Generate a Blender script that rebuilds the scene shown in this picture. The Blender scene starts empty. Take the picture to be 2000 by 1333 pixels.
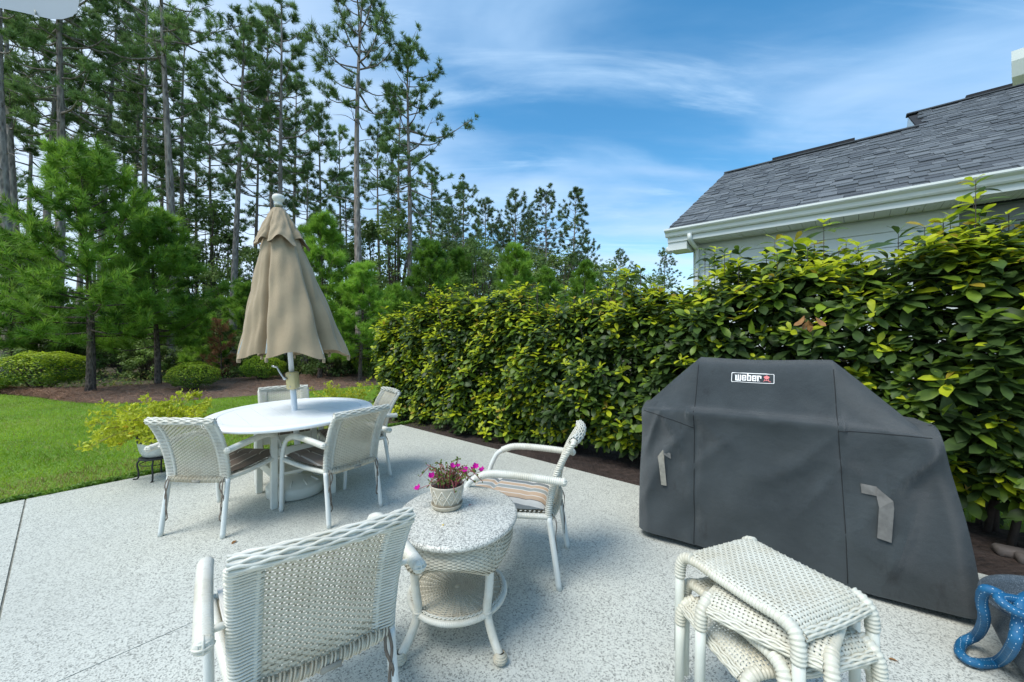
import bpy, math, random
import numpy as np
from mathutils import Vector, Matrix
R = math.radians
random.seed(7)
rng = np.random.default_rng(7)
C = bpy.context.scene.collection
S = bpy.context.scene

# ---------------------------------------------------------------- camera, sky, sun, exposure
CAM_H, FPX, HORIZON = 1.35, 778.0, 660.0
cd = bpy.data.cameras.new('camera'); cam = bpy.data.objects.new('camera', cd); C.objects.link(cam)
cam.location = (0, 0, CAM_H); cam.rotation_euler = (R(90), 0, 0)
cd.sensor_width = 36; cd.lens = 36 * FPX / 2000; cd.shift_y = -6.5 / 2000
cd.clip_start = 0.05; cd.clip_end = 2000
S.camera = cam
S.view_settings.view_transform = 'Standard'; S.view_settings.look = 'None'
S.view_settings.gamma = 1; S.view_settings.use_curve_mapping = False
S.view_settings.exposure = 1.27
S.render.engine = 'CYCLES'
S.cycles.use_denoising = True
S.cycles.max_bounces = 8; S.cycles.diffuse_bounces = 4; S.cycles.transparent_max_bounces = 12
S.cycles.sample_clamp_indirect = 6

SUN_EL, SUN_AZ = R(58), R(-128)         # azimuth from +Y (view direction), negative = to the left
sun_dir = Vector((math.cos(SUN_EL) * math.sin(SUN_AZ), math.cos(SUN_EL) * math.cos(SUN_AZ), math.sin(SUN_EL)))
sl = bpy.data.lights.new('sun', 'SUN'); so = bpy.data.objects.new('sun', sl); C.objects.link(so)
sl.energy = 1.5; sl.angle = R(30); sl.color = (1.0, 0.965, 0.91)
so.rotation_euler = sun_dir.to_track_quat('Z', 'Y').to_euler()

world = bpy.data.worlds.new('World'); S.world = world; world.use_nodes = True
wn, wl = world.node_tree.nodes, world.node_tree.links
wn.clear()
def WN(t, **k):
    n = wn.new(t)
    for a, b in k.items(): setattr(n, a, b)
    return n
out = WN('ShaderNodeOutputWorld'); bg = WN('ShaderNodeBackground'); bg.inputs['Strength'].default_value = 0.092
sky = WN('ShaderNodeTexSky'); sky.sky_type = 'NISHITA'; sky.sun_disc = False
sky.sun_elevation = SUN_EL; sky.sun_rotation = SUN_AZ; sky.air_density = 1.0; sky.dust_density = 0.5; sky.ozone_density = 1.6
tc = WN('ShaderNodeTexCoord'); sep = WN('ShaderNodeSeparateXYZ'); wl.new(tc.outputs['Generated'], sep.inputs[0])
def wm(op, a, b=None, c=None, clamp=False):
    n = WN('ShaderNodeMath', operation=op); n.use_clamp = clamp
    for i, v in enumerate((a, b, c)):
        if v is None: continue
        if isinstance(v, (int, float)): n.inputs[i].default_value = v
        else: wl.new(v, n.inputs[i])
    return n.outputs[0]
zc = wm('MAXIMUM', sep.outputs['Z'], 0.0)
zz = wm('ADD', zc, 0.13)
px = wm('DIVIDE', sep.outputs['X'], zz); py = wm('DIVIDE', sep.outputs['Y'], zz)
comb = WN('ShaderNodeCombineXYZ'); wl.new(px, comb.inputs[0]); wl.new(py, comb.inputs[1])
def wnoise(scale, rot, sc, loc, detail=7, rough=0.55, dist=0.0):
    m = WN('ShaderNodeMapping'); m.inputs['Rotation'].default_value = (0, 0, R(rot)); m.inputs['Scale'].default_value = sc; m.inputs['Location'].default_value = loc
    wl.new(comb.outputs[0], m.inputs['Vector'])
    n = WN('ShaderNodeTexNoise'); n.inputs['Scale'].default_value = scale; n.inputs['Detail'].default_value = detail
    n.inputs['Roughness'].default_value = rough; n.inputs['Distortion'].default_value = dist
    wl.new(m.outputs[0], n.inputs['Vector']); return n.outputs['Fac']
def wramp(v, a, b, lo=0.0, hi=1.0):
    n = WN('ShaderNodeMapRange', interpolation_type='SMOOTHSTEP')
    wl.new(v, n.inputs['Value'])
    for i, x in zip(range(1, 5), (a, b, lo, hi)): n.inputs[i].default_value = x
    return n.outputs[0]
hue = WN('ShaderNodeHueSaturation'); hue.inputs['Hue'].default_value = 0.488; hue.inputs['Saturation'].default_value = 1.32; hue.inputs['Value'].default_value = 1.0
wl.new(sky.outputs[0], hue.inputs['Color'])
def wmix(f, a, b):
    n = WN('ShaderNodeMix', data_type='RGBA')
    wl.new(f, n.inputs['Factor']) if not isinstance(f, float) else None
    for sck, v in ((6, a), (7, b)):
        if isinstance(v, tuple): n.inputs[sck].default_value = (*v, 1)
        else: wl.new(v, n.inputs[sck])
    return n.outputs[2]
# broad thin veil, streaky cirrus, greyer lower cloud
veil = wramp(wnoise(0.9, 25, (1, 1.6, 1), (3.1, 0.4, 0), 6, 0.5, 0.4), 0.42, 0.80, 0.0, 0.60)
streak = wramp(wnoise(1.5, -28, (0.6, 2.6, 1), (0.7, 2.2, 0), 9, 0.6, 0.6), 0.50, 0.86, 0.0, 0.55)
low = wramp(wnoise(0.55, 8, (0.8, 2.4, 1), (5.2, 1.1, 2), 8, 0.55, 0.3), 0.41, 0.70, 0.0, 0.85)
lowh = wramp(zc, 0.05, 0.55, 1.0, 0.35)
left = wramp(sep.outputs['X'], -0.75, -0.05, 0.85, 0.0)          # the cloud bank over the woods
c1 = wmix(veil, hue.outputs[0], (3.2, 4.5, 6.0))
c2 = wmix(streak, c1, (4.3, 5.5, 6.6))
c3 = wmix(wm('MULTIPLY', low, lowh), c2, (3.3, 4.1, 5.3))
c4 = wmix(left, c3, (4.0, 4.7, 5.6))
horz = wramp(zc, 0.0, 0.30, 0.55, 0.0)
c5 = wmix(horz, c4, (3.8, 5.0, 6.2))
wl.new(c5, bg.inputs['Color']); wl.new(bg.outputs[0], out.inputs['Surface'])

# ---------------------------------------------------------------- helpers
def G(x, y, z=0.0):
    """where the ray through photograph pixel (x, y) meets the horizontal plane at height z"""
    d = FPX * (CAM_H - z) / (y - HORIZON)
    return Vector(((x - 1000) * d / FPX, d, z))
def P(x, y, d):
    return Vector(((x - 1000) * d / FPX, d, CAM_H + (HORIZON - y) * d / FPX))

def tag(o, label=None, cat=None, group=None, kind=None):
    if label: o['label'] = label
    if cat: o['category'] = cat
    if group: o['group'] = group
    if kind: o['kind'] = kind
    return o
def empty(name, loc=(0, 0, 0), rz=0.0):
    o = bpy.data.objects.new(name, None); C.objects.link(o); o.location = loc; o.rotation_euler = (0, 0, rz)
    o.empty_display_size = 0.1; return o
def link(name, me, parent=None, loc=None):
    o = bpy.data.objects.new(name, me); C.objects.link(o)
    if parent is not None: o.parent = parent
    if loc is not None: o.location = loc
    return o
def kids(o): return [c for c in bpy.data.objects if c.parent is o]
def copy_tree(o, loc=None, rz=None, parent=None):
    c = o.copy(); C.objects.link(c)
    if parent is not None: c.parent = parent
    if loc is not None: c.location = loc
    if rz is not None: c.rotation_euler = (0, 0, rz)
    for ch in list(o.children): copy_tree(ch, parent=c)
    return c

class MB:
    """collects vertices and faces (tris and quads, with material index) and links them as one mesh"""
    def __init__(s): s.v = []; s.n = 0; s.f4 = []; s.f3 = []; s.m4 = []; s.m3 = []; s.ng = []; s.ngm = []
    def add(s, v, f, m=0):
        v = np.asarray(v, dtype=np.float64).reshape(-1, 3); base = s.n
        s.v.append(v); s.n += len(v)
        f = np.asarray(f, dtype=np.int64)
        if f.size == 0: return
        if f.shape[1] == 4: s.f4.append(f + base); s.m4.append(np.broadcast_to(np.asarray(m), (len(f),)))
        else: s.f3.append(f + base); s.m3.append(np.broadcast_to(np.asarray(m), (len(f),)))
    def ngon(s, pts, m=0):
        base = s.n; s.v.append(np.asarray(pts, dtype=np.float64).reshape(-1, 3)); s.n += len(pts)
        s.ng.append(list(range(base, base + len(pts)))); s.ngm.append(m)
    def mesh(s, name, mats, smooth=True):
        me = bpy.data.meshes.new(name)
        v = np.concatenate(s.v) if s.v else np.zeros((0, 3))
        f4 = np.concatenate(s.f4) if s.f4 else np.zeros((0, 4), int); f3 = np.concatenate(s.f3) if s.f3 else np.zeros((0, 3), int)
        loops = np.concatenate([f4.ravel(), f3.ravel()] + [np.array(g) for g in s.ng]).astype(np.int32)
        tot = np.concatenate([np.full(len(f4), 4), np.full(len(f3), 3), np.array([len(g) for g in s.ng])]).astype(np.int32)
        start = np.concatenate([[0], np.cumsum(tot)[:-1]]).astype(np.int32)
        mi = np.concatenate([np.concatenate(s.m4) if s.m4 else [], np.concatenate(s.m3) if s.m3 else [], s.ngm]).astype(np.int32)
        me.vertices.add(len(v)); me.vertices.foreach_set('co', v.astype(np.float32).ravel())
        me.loops.add(len(loops)); me.loops.foreach_set('vertex_index', loops)
        me.polygons.add(len(tot)); me.polygons.foreach_set('loop_start', start); me.polygons.foreach_set('loop_total', tot)
        me.polygons.foreach_set('material_index', mi)
        me.polygons.foreach_set('use_smooth', np.full(len(tot), bool(smooth)))
        for m in (mats if isinstance(mats, (list, tuple)) else [mats]): me.materials.append(m)
        me.update(); me.validate(verbose=False)
        return me
    def build(s, name, mats, parent=None, smooth=True, loc=None):
        return link(name, s.mesh(name, mats, smooth), parent, loc)
    # -- shapes
    def box(s, c, h, M=None, m=0, bev=0.0):
        """centre, half sizes; chamfered when bev > 0"""
        c = np.array(c, float); h = np.array(h, float)
        if bev <= 0:
            q = np.array([[x, y, z] for z in (-1, 1) for y in (-1, 1) for x in (-1, 1)], float) * h
            f = [[0, 2, 3, 1], [4, 5, 7, 6], [0, 1, 5, 4], [2, 6, 7, 3], [0, 4, 6, 2], [1, 3, 7, 5]]
            f3 = None
        else:
            b = min(bev, *(h * 0.9)); pts = []; idx = {}
            for z in (-1, 1):
                for y in (-1, 1):
                    for x in (-1, 1):
                        for a in range(3):
                            p = np.array([x, y, z], float) * (h - b); p[a] += (x, y, z)[a] * b
                            idx[(x, y, z, a)] = len(pts); pts.append(p)
            q = np.array(pts); f = []; f3 = []
            for a in range(3):
                b1, b2 = (a + 1) % 3, (a + 2) % 3
                for sg in (-1, 1):
                    loop = []
                    for u, w in ((-1, -1), (1, -1), (1, 1), (-1, 1)):
                        t = [0, 0, 0]; t[a] = sg; t[b1] = u; t[b2] = w; loop.append(idx[(*t, a)])
                    f.append(loop if sg > 0 else loop[::-1])
                for u in (-1, 1):                      # edges along axis a
                    for w in (-1, 1):
                        t0 = [0, 0, 0]; t0[a] = -1; t0[b1] = u; t0[b2] = w; t1 = list(t0); t1[a] = 1
                        l = [idx[(*t0, b1)], idx[(*t1, b1)], idx[(*t1, b2)], idx[(*t0, b2)]]
                        f.append(l if u * w < 0 else l[::-1])
            for z in (-1, 1):
                for y in (-1, 1):
                    for x in (-1, 1):
                        l = [idx[(x, y, z, 0)], idx[(x, y, z, 1)], idx[(x, y, z, 2)]]
                        f3.append(l if x * y * z > 0 else l[::-1])
        q = q + (c if M is None else 0)
        if M is not None: q = q @ np.array(M.to_3x3()).T + c
        s.add(q, f, m)
        if f3: s.n -= len(q); s.v.pop(); s.v.append(q); s.n += len(q); s.f3.append(np.array(f3) + s.n - len(q)); s.m3.append(np.full(len(f3), m))
    def tube(s, path, r, sides=8, m=0, caps=True, closed=False, flat=1.0, up=None):
        p = np.asarray(path, float).reshape(-1, 3); n = len(p)
        r = np.broadcast_to(np.asarray(r, float), (n,))
        if closed: t = np.roll(p, -1, 0) - np.roll(p, 1, 0)
        else: t = np.gradient(p, axis=0)
        t /= np.linalg.norm(t, axis=1, keepdims=True) + 1e-12
        if up is not None:
            nrm = np.asarray(up, float) - t * (t @ np.asarray(up, float))[:, None]
        else:
            nrm = np.zeros((n, 3)); a = np.array([0, 0, 1.0]) if abs(t[0, 2]) < 0.9 else np.array([1.0, 0, 0])
            cur = a - t[0] * (a @ t[0])
            for i in range(n):
                cur = cur - t[i] * (cur @ t[i]); cur = cur / (np.linalg.norm(cur) + 1e-12); nrm[i] = cur
        nrm /= np.linalg.norm(nrm, axis=1, keepdims=True) + 1e-12
        b = np.cross(t, nrm)
        a = np.arange(sides) * 2 * math.pi / sides
        v = p[:, None] + r[:, None, None] * (np.cos(a)[None, :, None] * nrm[:, None] * flat + np.sin(a)[None, :, None] * b[:, None])
        i = np.arange(n if closed else n - 1)[:, None]; j = np.arange(sides)[None]
        i2 = (i + 1) % n; j2 = (j + 1) % sides
        f = np.stack([i * sides + j, i * sides + j2, i2 * sides + j2, i2 * sides + j], -1).reshape(-1, 4)
        s.add(v.reshape(-1, 3), f, m)
        if caps and not closed:
            base = s.n - n * sides
            s.ng.append([base + k for k in range(sides)][::-1]); s.ngm.append(m)
            s.ng.append([base + (n - 1) * sides + k for k in range(sides)]); s.ngm.append(m)
    def grid(s, V, m=0, closed_u=False, closed_v=False):
        """V: (nu, nv, 3)"""
        V = np.asarray(V, float); nu, nv = V.shape[:2]
        i = np.arange(nu if closed_u else nu - 1)[:, None]; j = np.arange(nv if closed_v else nv - 1)[None]
        i2 = (i + 1) % nu; j2 = (j + 1) % nv
        f = np.stack([i * nv + j, i2 * nv + j, i2 * nv + j2, i * nv + j2], -1).reshape(-1, 4)
        s.add(V.reshape(-1, 3), f, m)
    def lathe(s, prof, seg=32, c=(0, 0, 0), m=0, sx=1.0, sy=1.0):
        """prof: list of (r, z); the winding faces outward when the profile runs upwards"""
        prof = np.asarray(prof, float); a = np.arange(seg) * 2 * math.pi / seg
        V = np.stack([prof[None, :, 0] * np.cos(a)[:, None] * sx + c[0], prof[None, :, 0] * np.sin(a)[:, None] * sy + c[1], np.broadcast_to(prof[None, :, 1] + c[2], (seg, len(prof)))], -1)
        s.grid(V, m, closed_u=True)
    def prism(s, poly, z0, z1, m=0):
        n = len(poly); a = [(x, y, z0) for x, y in poly]; b = [(x, y, z1) for x, y in poly]
        s.ngon(b, m); s.ngon(a[::-1], m)
        s.add(a + b, [[k, (k + 1) % n, n + (k + 1) % n, n + k] for k in range(n)], m)

def smooth_path(pts, n):
    """Catmull-Rom through pts, n samples evenly by arc length"""
    p = np.asarray(pts, float)
    q = np.vstack([2 * p[0] - p[1], p, 2 * p[-1] - p[-2]]); res = []
    for i in range(1, len(q) - 2):
        t = np.linspace(0, 1, 16, endpoint=False)[:, None]
        res.append(0.5 * (2 * q[i] + (-q[i - 1] + q[i + 1]) * t + (2 * q[i - 1] - 5 * q[i] + 4 * q[i + 1] - q[i + 2]) * t ** 2 + (-q[i - 1] + 3 * q[i] - 3 * q[i + 1] + q[i + 2]) * t ** 3))
    res.append(p[-1:]); r = np.concatenate(res)
    d = np.concatenate([[0], np.cumsum(np.linalg.norm(np.diff(r, axis=0), axis=1))])
    u = np.linspace(0, d[-1], n)
    return np.stack([np.interp(u, d, r[:, k]) for k in range(3)], -1)
def path_len(p): return float(np.linalg.norm(np.diff(np.asarray(p), axis=0), axis=1).sum())

def weave(mb, S, nu, nv, wu, wv, amp, m=0, du=None, dv=None):
    """woven panel over the surface S(u, v) -> (points, normals, u-direction, v-direction); nu stakes along v, nv weavers along u"""
    def strand(fix, N, along_u, width, M, sign):
        for j in range(N):
            c = (j + 0.5) / N
            k = np.linspace(-0.5, M - 0.5, 2 * M + 1); t = np.clip((k + 0.5) / M, 0, 1)
            off = amp * sign * np.cos(math.pi * (k + j))
            if not along_u: off = off * 0.35
            u, v = (t, np.full_like(t, c)) if along_u else (np.full_like(t, c), t)
            p, n, eu, ev = S(u, v); side = ev if along_u else eu
            p = p + n * off[:, None]
            V = np.stack([p - side * width / 2 - n * width * .12, p + n * width * .16, p + side * width / 2 - n * width * .12], 1)
            mb.grid(V, m)
    strand(None, nv, True, wv, nu, 1.0)
    strand(None, nu, False, wu, nv, -1.0)
def surf(fn, e=1e-3):
    def S(u, v):
        p = fn(u, v); pu = fn(u + e, v) - fn(u - e, v); pv = fn(u, v + e) - fn(u, v - e)
        pu /= np.linalg.norm(pu, axis=1, keepdims=True) + 1e-12; pv /= np.linalg.norm(pv, axis=1, keepdims=True) + 1e-12
        n = np.cross(pu, pv); n /= np.linalg.norm(n, axis=1, keepdims=True) + 1e-12
        return p, n, pu, pv
    return S
def coil(mb, pts, r, pitch=0.009, sides=8, m=0, amp=0.2, jit=0.0):
    """a rod wrapped round with strand: ridged tube"""
    p = smooth_path(pts, 8) if len(pts) > 2 else np.asarray(pts, float)
    L = path_len(smooth_path(pts, 40)) if len(pts) > 2 else path_len(pts)
    n = max(8, int(L / pitch) * 4 + 1)
    q = smooth_path(pts, n)
    ph = np.arange(n) * (2 * math.pi / 4)
    rr = r * (1 + amp * (np.abs(np.sin(ph / 2 + 0.4)) - 0.6))
    if jit: rr = rr * (1 + jit * (rng.random(n) - .5))
    mb.tube(q, rr, sides, m)
def braid(mb, pts, r, strands=8, period=0.06, w=0.005, m=0, turn=0.0):
    """twined edging: flat strands laid round a rod, rising and dipping in turn"""
    n = max(12, int(path_len(pts) / period * 6)); q = smooth_path(pts, n)
    t = np.gradient(q, axis=0); t /= np.linalg.norm(t, axis=1, keepdims=True)
    a = np.array([0, 0, 1.0]) if abs(t[0, 2]) < .8 else np.array([0, 1.0, 0])
    nn = a - t * (t @ a)[:, None]; nn /= np.linalg.norm(nn, axis=1, keepdims=True); b = np.cross(t, nn)
    s = np.linspace(0, path_len(q), n)
    mb.tube(q, r * .86, 8, m)
    for k in range(strands):
        ph = 2 * math.pi * k / strands + turn * s / period + 0.16 * np.sin(2 * math.pi * s / period + math.pi * k)
        rad = r * (1 + 0.09 * np.cos(2 * math.pi * s / period + math.pi * (k % 2) + .5 * k))
        mb.tube(q + rad[:, None] * (np.cos(ph)[:, None] * nn + np.sin(ph)[:, None] * b), w, 5, m, caps=False)

def rot_to(dirs, roll=None):
    """rotation matrices whose columns are x, y, z with z along dirs (N,3) and a random or given roll"""
    z = dirs / (np.linalg.norm(dirs, axis=1, keepdims=True) + 1e-12); N = len(z)
    ref = np.where(np.abs(z[:, 2:3]) < .95, np.array([[0, 0, 1.0]]), np.array([[1.0, 0, 0]]))
    x = np.cross(ref, z); x /= np.linalg.norm(x, axis=1, keepdims=True); y = np.cross(z, x)
    if roll is None: roll = rng.random(N) * 2 * math.pi
    c, s = np.cos(roll)[:, None], np.sin(roll)[:, None]
    return np.stack([x * c + y * s, -x * s + y * c, z], -1)
def scatter(mb, tv, tf, pos, rot, scale, m=0, tm=None):
    """copies of a template (verts tv, faces tf) at pos with rotation and scale"""
    N, K = len(pos), len(tv)
    if N == 0: return
    V = np.einsum('nij,kj->nki', rot, tv) * np.asarray(scale).reshape(-1, 1, 1) + pos[:, None]
    F = (np.asarray(tf)[None] + (np.arange(N) * K)[:, None, None]).reshape(-1, len(tf[0]))
    if np.ndim(m) == 1: mm = np.repeat(m, len(tf))
    elif tm is not None: mm = np.tile(tm, N)
    else: mm = m
    mb.add(V.reshape(-1, 3), F, mm)

# ---------------------------------------------------------------- materials
class NT:
    def __init__(s, name):
        s.mat = bpy.data.materials.new(name); s.mat.use_nodes = True
        s.t = s.mat.node_tree; s.n = s.t.nodes; s.l = s.t.links
        s.b = s.n['Principled BSDF']; s.o = s.n['Material Output']; s._tc = None
    def node(s, t, **k):
        n = s.n.new(t)
        for a, b in k.items(): setattr(n, a, b)
        return n
    def coord(s, kind='Object'):
        if s._tc is None: s._tc = s.node('ShaderNodeTexCoord')
        return s._tc.outputs[kind]
    def pos(s): return s.node('ShaderNodeNewGeometry').outputs['Position']
    def mapped(s, v, sc=(1, 1, 1), rot=(0, 0, 0), loc=(0, 0, 0)):
        m = s.node('ShaderNodeMapping'); m.inputs['Scale'].default_value = sc; m.inputs['Rotation'].default_value = rot; m.inputs['Location'].default_value = loc
        s.l.new(v, m.inputs['Vector']); return m.outputs[0]
    def noise(s, v, scale, detail=4, rough=.55, dist=0):
        n = s.node('ShaderNodeTexNoise'); n.inputs['Scale'].default_value = scale; n.inputs['Detail'].default_value = detail
        n.inputs['Roughness'].default_value = rough; n.inputs['Distortion'].default_value = dist
        s.l.new(v, n.inputs['Vector']); return n.outputs['Fac']
    def vor(s, v, scale, feature='F1', out='Distance', rnd=1.0):
        n = s.node('ShaderNodeTexVoronoi', feature=feature); n.inputs['Scale'].default_value = scale; n.inputs['Randomness'].default_value = rnd
        s.l.new(v, n.inputs['Vector']); return n.outputs[out]
    def math(s, op, a, b=None, clamp=False):
        n = s.node('ShaderNodeMath', operation=op); n.use_clamp = clamp
        for i, v in enumerate((a, b)):
            if v is None: continue
            if isinstance(v, (int, float)): n.inputs[i].default_value = v
            else: s.l.new(v, n.inputs[i])
        return n.outputs[0]
    def ramp(s, v, stops, interp='LINEAR'):
        n = s.node('ShaderNodeValToRGB'); n.color_ramp.interpolation = interp; e = n.color_ramp.elements
        while len(e) < len(stops): e.new(0.5)
        for el, (p, c) in zip(e, stops):
            el.position = p; el.color = (*c, 1) if isinstance(c, tuple) else (c, c, c, 1)
        s.l.new(v, n.inputs[0]); return n.outputs[0]
    def mix(s, f, a, b, blend='MIX'):
        n = s.node('ShaderNodeMix', data_type='RGBA', blend_type=blend)
        for i, v in ((0, f), (6, a), (7, b)):
            if isinstance(v, (int, float)): n.inputs[i].default_value = v
            elif isinstance(v, tuple): n.inputs[i].default_value = (*v, 1)
            else: s.l.new(v, n.inputs[i])
        return n.outputs[2]
    def bump(s, h, strength=.3, dist=.01):
        n = s.node('ShaderNodeBump'); n.inputs['Strength'].default_value = strength; n.inputs['Distance'].default_value = dist
        s.l.new(h, n.inputs['Height']); s.l.new(n.outputs[0], s.b.inputs['Normal']); return n
    def set(s, color=None, rough=None, **k):
        def put(sock, v):
            if isinstance(v, (int, float)): s.b.inputs[sock].default_value = v
            elif isinstance(v, tuple): s.b.inputs[sock].default_value = (*v, 1)
            else: s.l.new(v, s.b.inputs[sock])
        if color is not None: put('Base Color', color)
        if rough is not None: put('Roughness', rough)
        for a, v in k.items(): put(a.replace('_', ' '), v)
        return s.mat
def plain(name, c, rough=.6, var=.25, scale=6, bump=0.0, bscale=60, **k):
    t = NT(name); v = t.coord()
    a = t.noise(v, scale, 5)
    lo = tuple(x * (1 - var) for x in c); hi = tuple(min(1, x * (1 + var)) for x in c)
    col = t.ramp(a, [(.3, lo), (.7, hi)])
    if bump: t.bump(t.noise(v, bscale, 3), bump, .003)
    return t.set(col, rough, **k)
def leafmat(name, c, var=.35, trans=.35, rough=.45, scale=3.0, warm=None, spec=.4):
    """thin leaf: principled surface mixed with translucency, tone varying through the plant"""
    t = NT(name); v = t.pos()
    a = t.noise(v, scale, 3)
    oi = t.node('ShaderNodeObjectInfo'); a = t.math('ADD', t.math('MULTIPLY', a, .8), t.math('MULTIPLY', oi.outputs['Random'], .2))
    lo = tuple(x * (1 - var) for x in c); hi = warm or tuple(min(1, x * (1 + var)) for x in c)
    col = t.ramp(a, [(.32, lo), (.68, hi)])
    t.set(col, rough, Specular_IOR_Level=spec)
    tr = t.node('ShaderNodeBsdfTranslucent'); t.l.new(col, tr.inputs['Color'])
    mx = t.node('ShaderNodeMixShader'); mx.inputs[0].default_value = trans
    t.l.new(t.b.outputs[0], mx.inputs[1]); t.l.new(tr.outputs[0], mx.inputs[2]); t.l.new(mx.outputs[0], t.o.inputs['Surface'])
    return t.mat

M = {}
def mk_chips(name, scale, light, grey, dark, rough=.55, ratio=(.60, .84), stain=True):
    t = NT(name); v = t.pos()
    w = t.node('ShaderNodeTexVoronoi', feature='F1'); w.inputs['Scale'].default_value = scale; t.l.new(v, w.inputs['Vector'])
    sp = t.node('ShaderNodeSeparateColor'); t.l.new(w.outputs['Color'], sp.inputs[0])
    chip = t.ramp(sp.outputs[0], [(0, light), (ratio[0], tuple(x * .9 for x in light)), (ratio[0] + .01, grey), (ratio[1], tuple(x * .8 for x in grey)), (ratio[1] + .01, dark), (1, tuple(x * 1.6 for x in dark))], 'CONSTANT')
    w2 = t.node('ShaderNodeTexVoronoi', feature='F1'); w2.inputs['Scale'].default_value = scale * 2.3; t.l.new(v, w2.inputs['Vector'])
    sp2 = t.node('ShaderNodeSeparateColor'); t.l.new(w2.outputs['Color'], sp2.inputs[0])
    chip2 = t.ramp(sp2.outputs[0], [(0, light), (.74, tuple(x * .75 for x in light)), (.86, grey), (.95, dark)], 'CONSTANT')
    col = t.mix(.35, chip, chip2)
    if stain:
        col = t.mix(t.ramp(t.noise(v, .9, 6, .6), [(.40, 0.0), (.72, .42)]), col, tuple(x * .62 for x in light))
        col = t.mix(t.ramp(t.noise(v, 6, 5, .7), [(.55, 0.0), (.8, .22)]), col, (.34, .34, .31))
    t.bump(t.math('ADD', w.outputs['Distance'], t.math('MULTIPLY', w2.outputs['Distance'], .5)), .25, .002)
    return t.set(col, rough)
M['patio'] = mk_chips('patio_chips', 172, (.61, .625, .555), (.38, .39, .35), (.085, .09, .08))
M['granite'] = mk_chips('granite_chips', 220, (.66, .655, .58), (.36, .365, .32), (.07, .072, .065), .35, (.50, .78), False)
M['joint'] = plain('joint_dirt', (.20, .20, .165), .95, .4, 20)

def mk_wicker(name, c, dirt):
    t = NT(name); v = t.coord()
    f = t.ramp(t.noise(v, 5, 6, .65), [(.45, 0.0), (.75, .75)])
    col = t.mix(f, c, dirt)
    col = t.mix(t.ramp(t.noise(v, 42, 3, .6), [(.5, 0.0), (.8, .35)]), col, tuple(x * .7 for x in dirt))
    t.bump(t.noise(t.mapped(v, (120, 120, 120)), 1, 2), .15, .001)
    return t.set(col, .42)
M['wicker'] = mk_wicker('white_wicker', (.66, .655, .57), (.52, .48, .36))
M['wicker_cream'] = mk_wicker('cream_wicker', (.60, .56, .44), (.43, .36, .24))
M['wicker_stool'] = mk_wicker('stool_wicker', (.60, .60, .51), (.47, .42, .29))
M['frame'] = plain('white_powder_coat', (.66, .685, .64), .35, .05, 4)
M['frame_grey'] = plain('stool_leg_paint', (.62, .645, .57), .38, .06, 5)
M['plastic'] = None
t = NT('white_table_plastic'); v = t.pos()
col = t.mix(t.ramp(t.noise(t.mapped(v, (9, 26, 9), (0, 0, .8)), 1.0, 6, .7), [(.58, 0.0), (.72, .55)]), (.86, .88, .86), (.60, .64, .64))
M['plastic'] = t.set(col, .38)
M['cream_plastic'] = plain('cream_plastic', (.66, .67, .60), .45, .12, 5)
M['beige_plastic'] = plain('beige_plastic', (.62, .52, .26), .4, .08, 8)
M['metal'] = plain('steel', (.55, .57, .58), .3, .1, 8, Metallic=.9)
M['black_metal'] = plain('black_iron', (.022, .024, .024), .5, .3, 10)
M['pole'] = plain('pole_paint', (.68, .72, .73), .32, .05, 4)

t = NT('umbrella_canvas'); v = t.coord()
col = t.ramp(t.noise(v, 2.2, 6, .6), [(.3, (.315, .24, .142)), (.7, (.40, .315, .195))])
col = t.mix(t.ramp(t.noise(v, 11, 5, .7), [(.52, 0.0), (.8, .3)]), col, (.22, .18, .12))
wv = t.node('ShaderNodeTexWave'); wv.inputs['Scale'].default_value = 140; t.l.new(v, wv.inputs['Vector'])
t.bump(t.math('ADD', t.math('MULTIPLY', wv.outputs[0], .2), t.noise(v, 14, 5)), .35, .01)
M['canvas'] = t.set(col, .85, Sheen_Weight=.2)

t = NT('grill_cover_cloth'); v = t.coord()
col = t.ramp(t.noise(v, 2.6, 6, .6), [(.3, (.038, .051, .056)), (.7, (.075, .095, .101))])
col = t.mix(t.ramp(t.noise(t.mapped(v, (9, 9, 3.2)), 1.0, 6, .72), [(.60, 0.0), (.74, .65)]), col, (.016, .018, .019))
col = t.mix(t.ramp(t.vor(v, 36), [(0.0, .55), (.035, 0.0)]), col, (.22, .23, .23))
wv = t.node('ShaderNodeTexWave'); wv.inputs['Scale'].default_value = 190; t.l.new(v, wv.inputs['Vector'])
t.bump(t.math('ADD', t.math('MULTIPLY', wv.outputs[0], .12), t.noise(v, 8, 6, .6)), .8, .032)
M['grill'] = t.set(col, .62, Sheen_Weight=.12, Sheen_Roughness=.4)
M['seam'] = plain('seam_thread', (.010, .012, .013), .8, .2, 20)
M['logo_white'] = plain('logo_white', (.78, .79, .77), .6, .05, 30)
M['logo_red'] = plain('logo_red', (.70, .17, .17), .6, .08, 30)
M['strap'] = plain('grey_webbing', (.25, .24, .20), .85, .22, 30, .5, 220)
M['strap_dark'] = plain('dark_webbing', (.135, .135, .125), .85, .22, 30, .5, 220)

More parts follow.
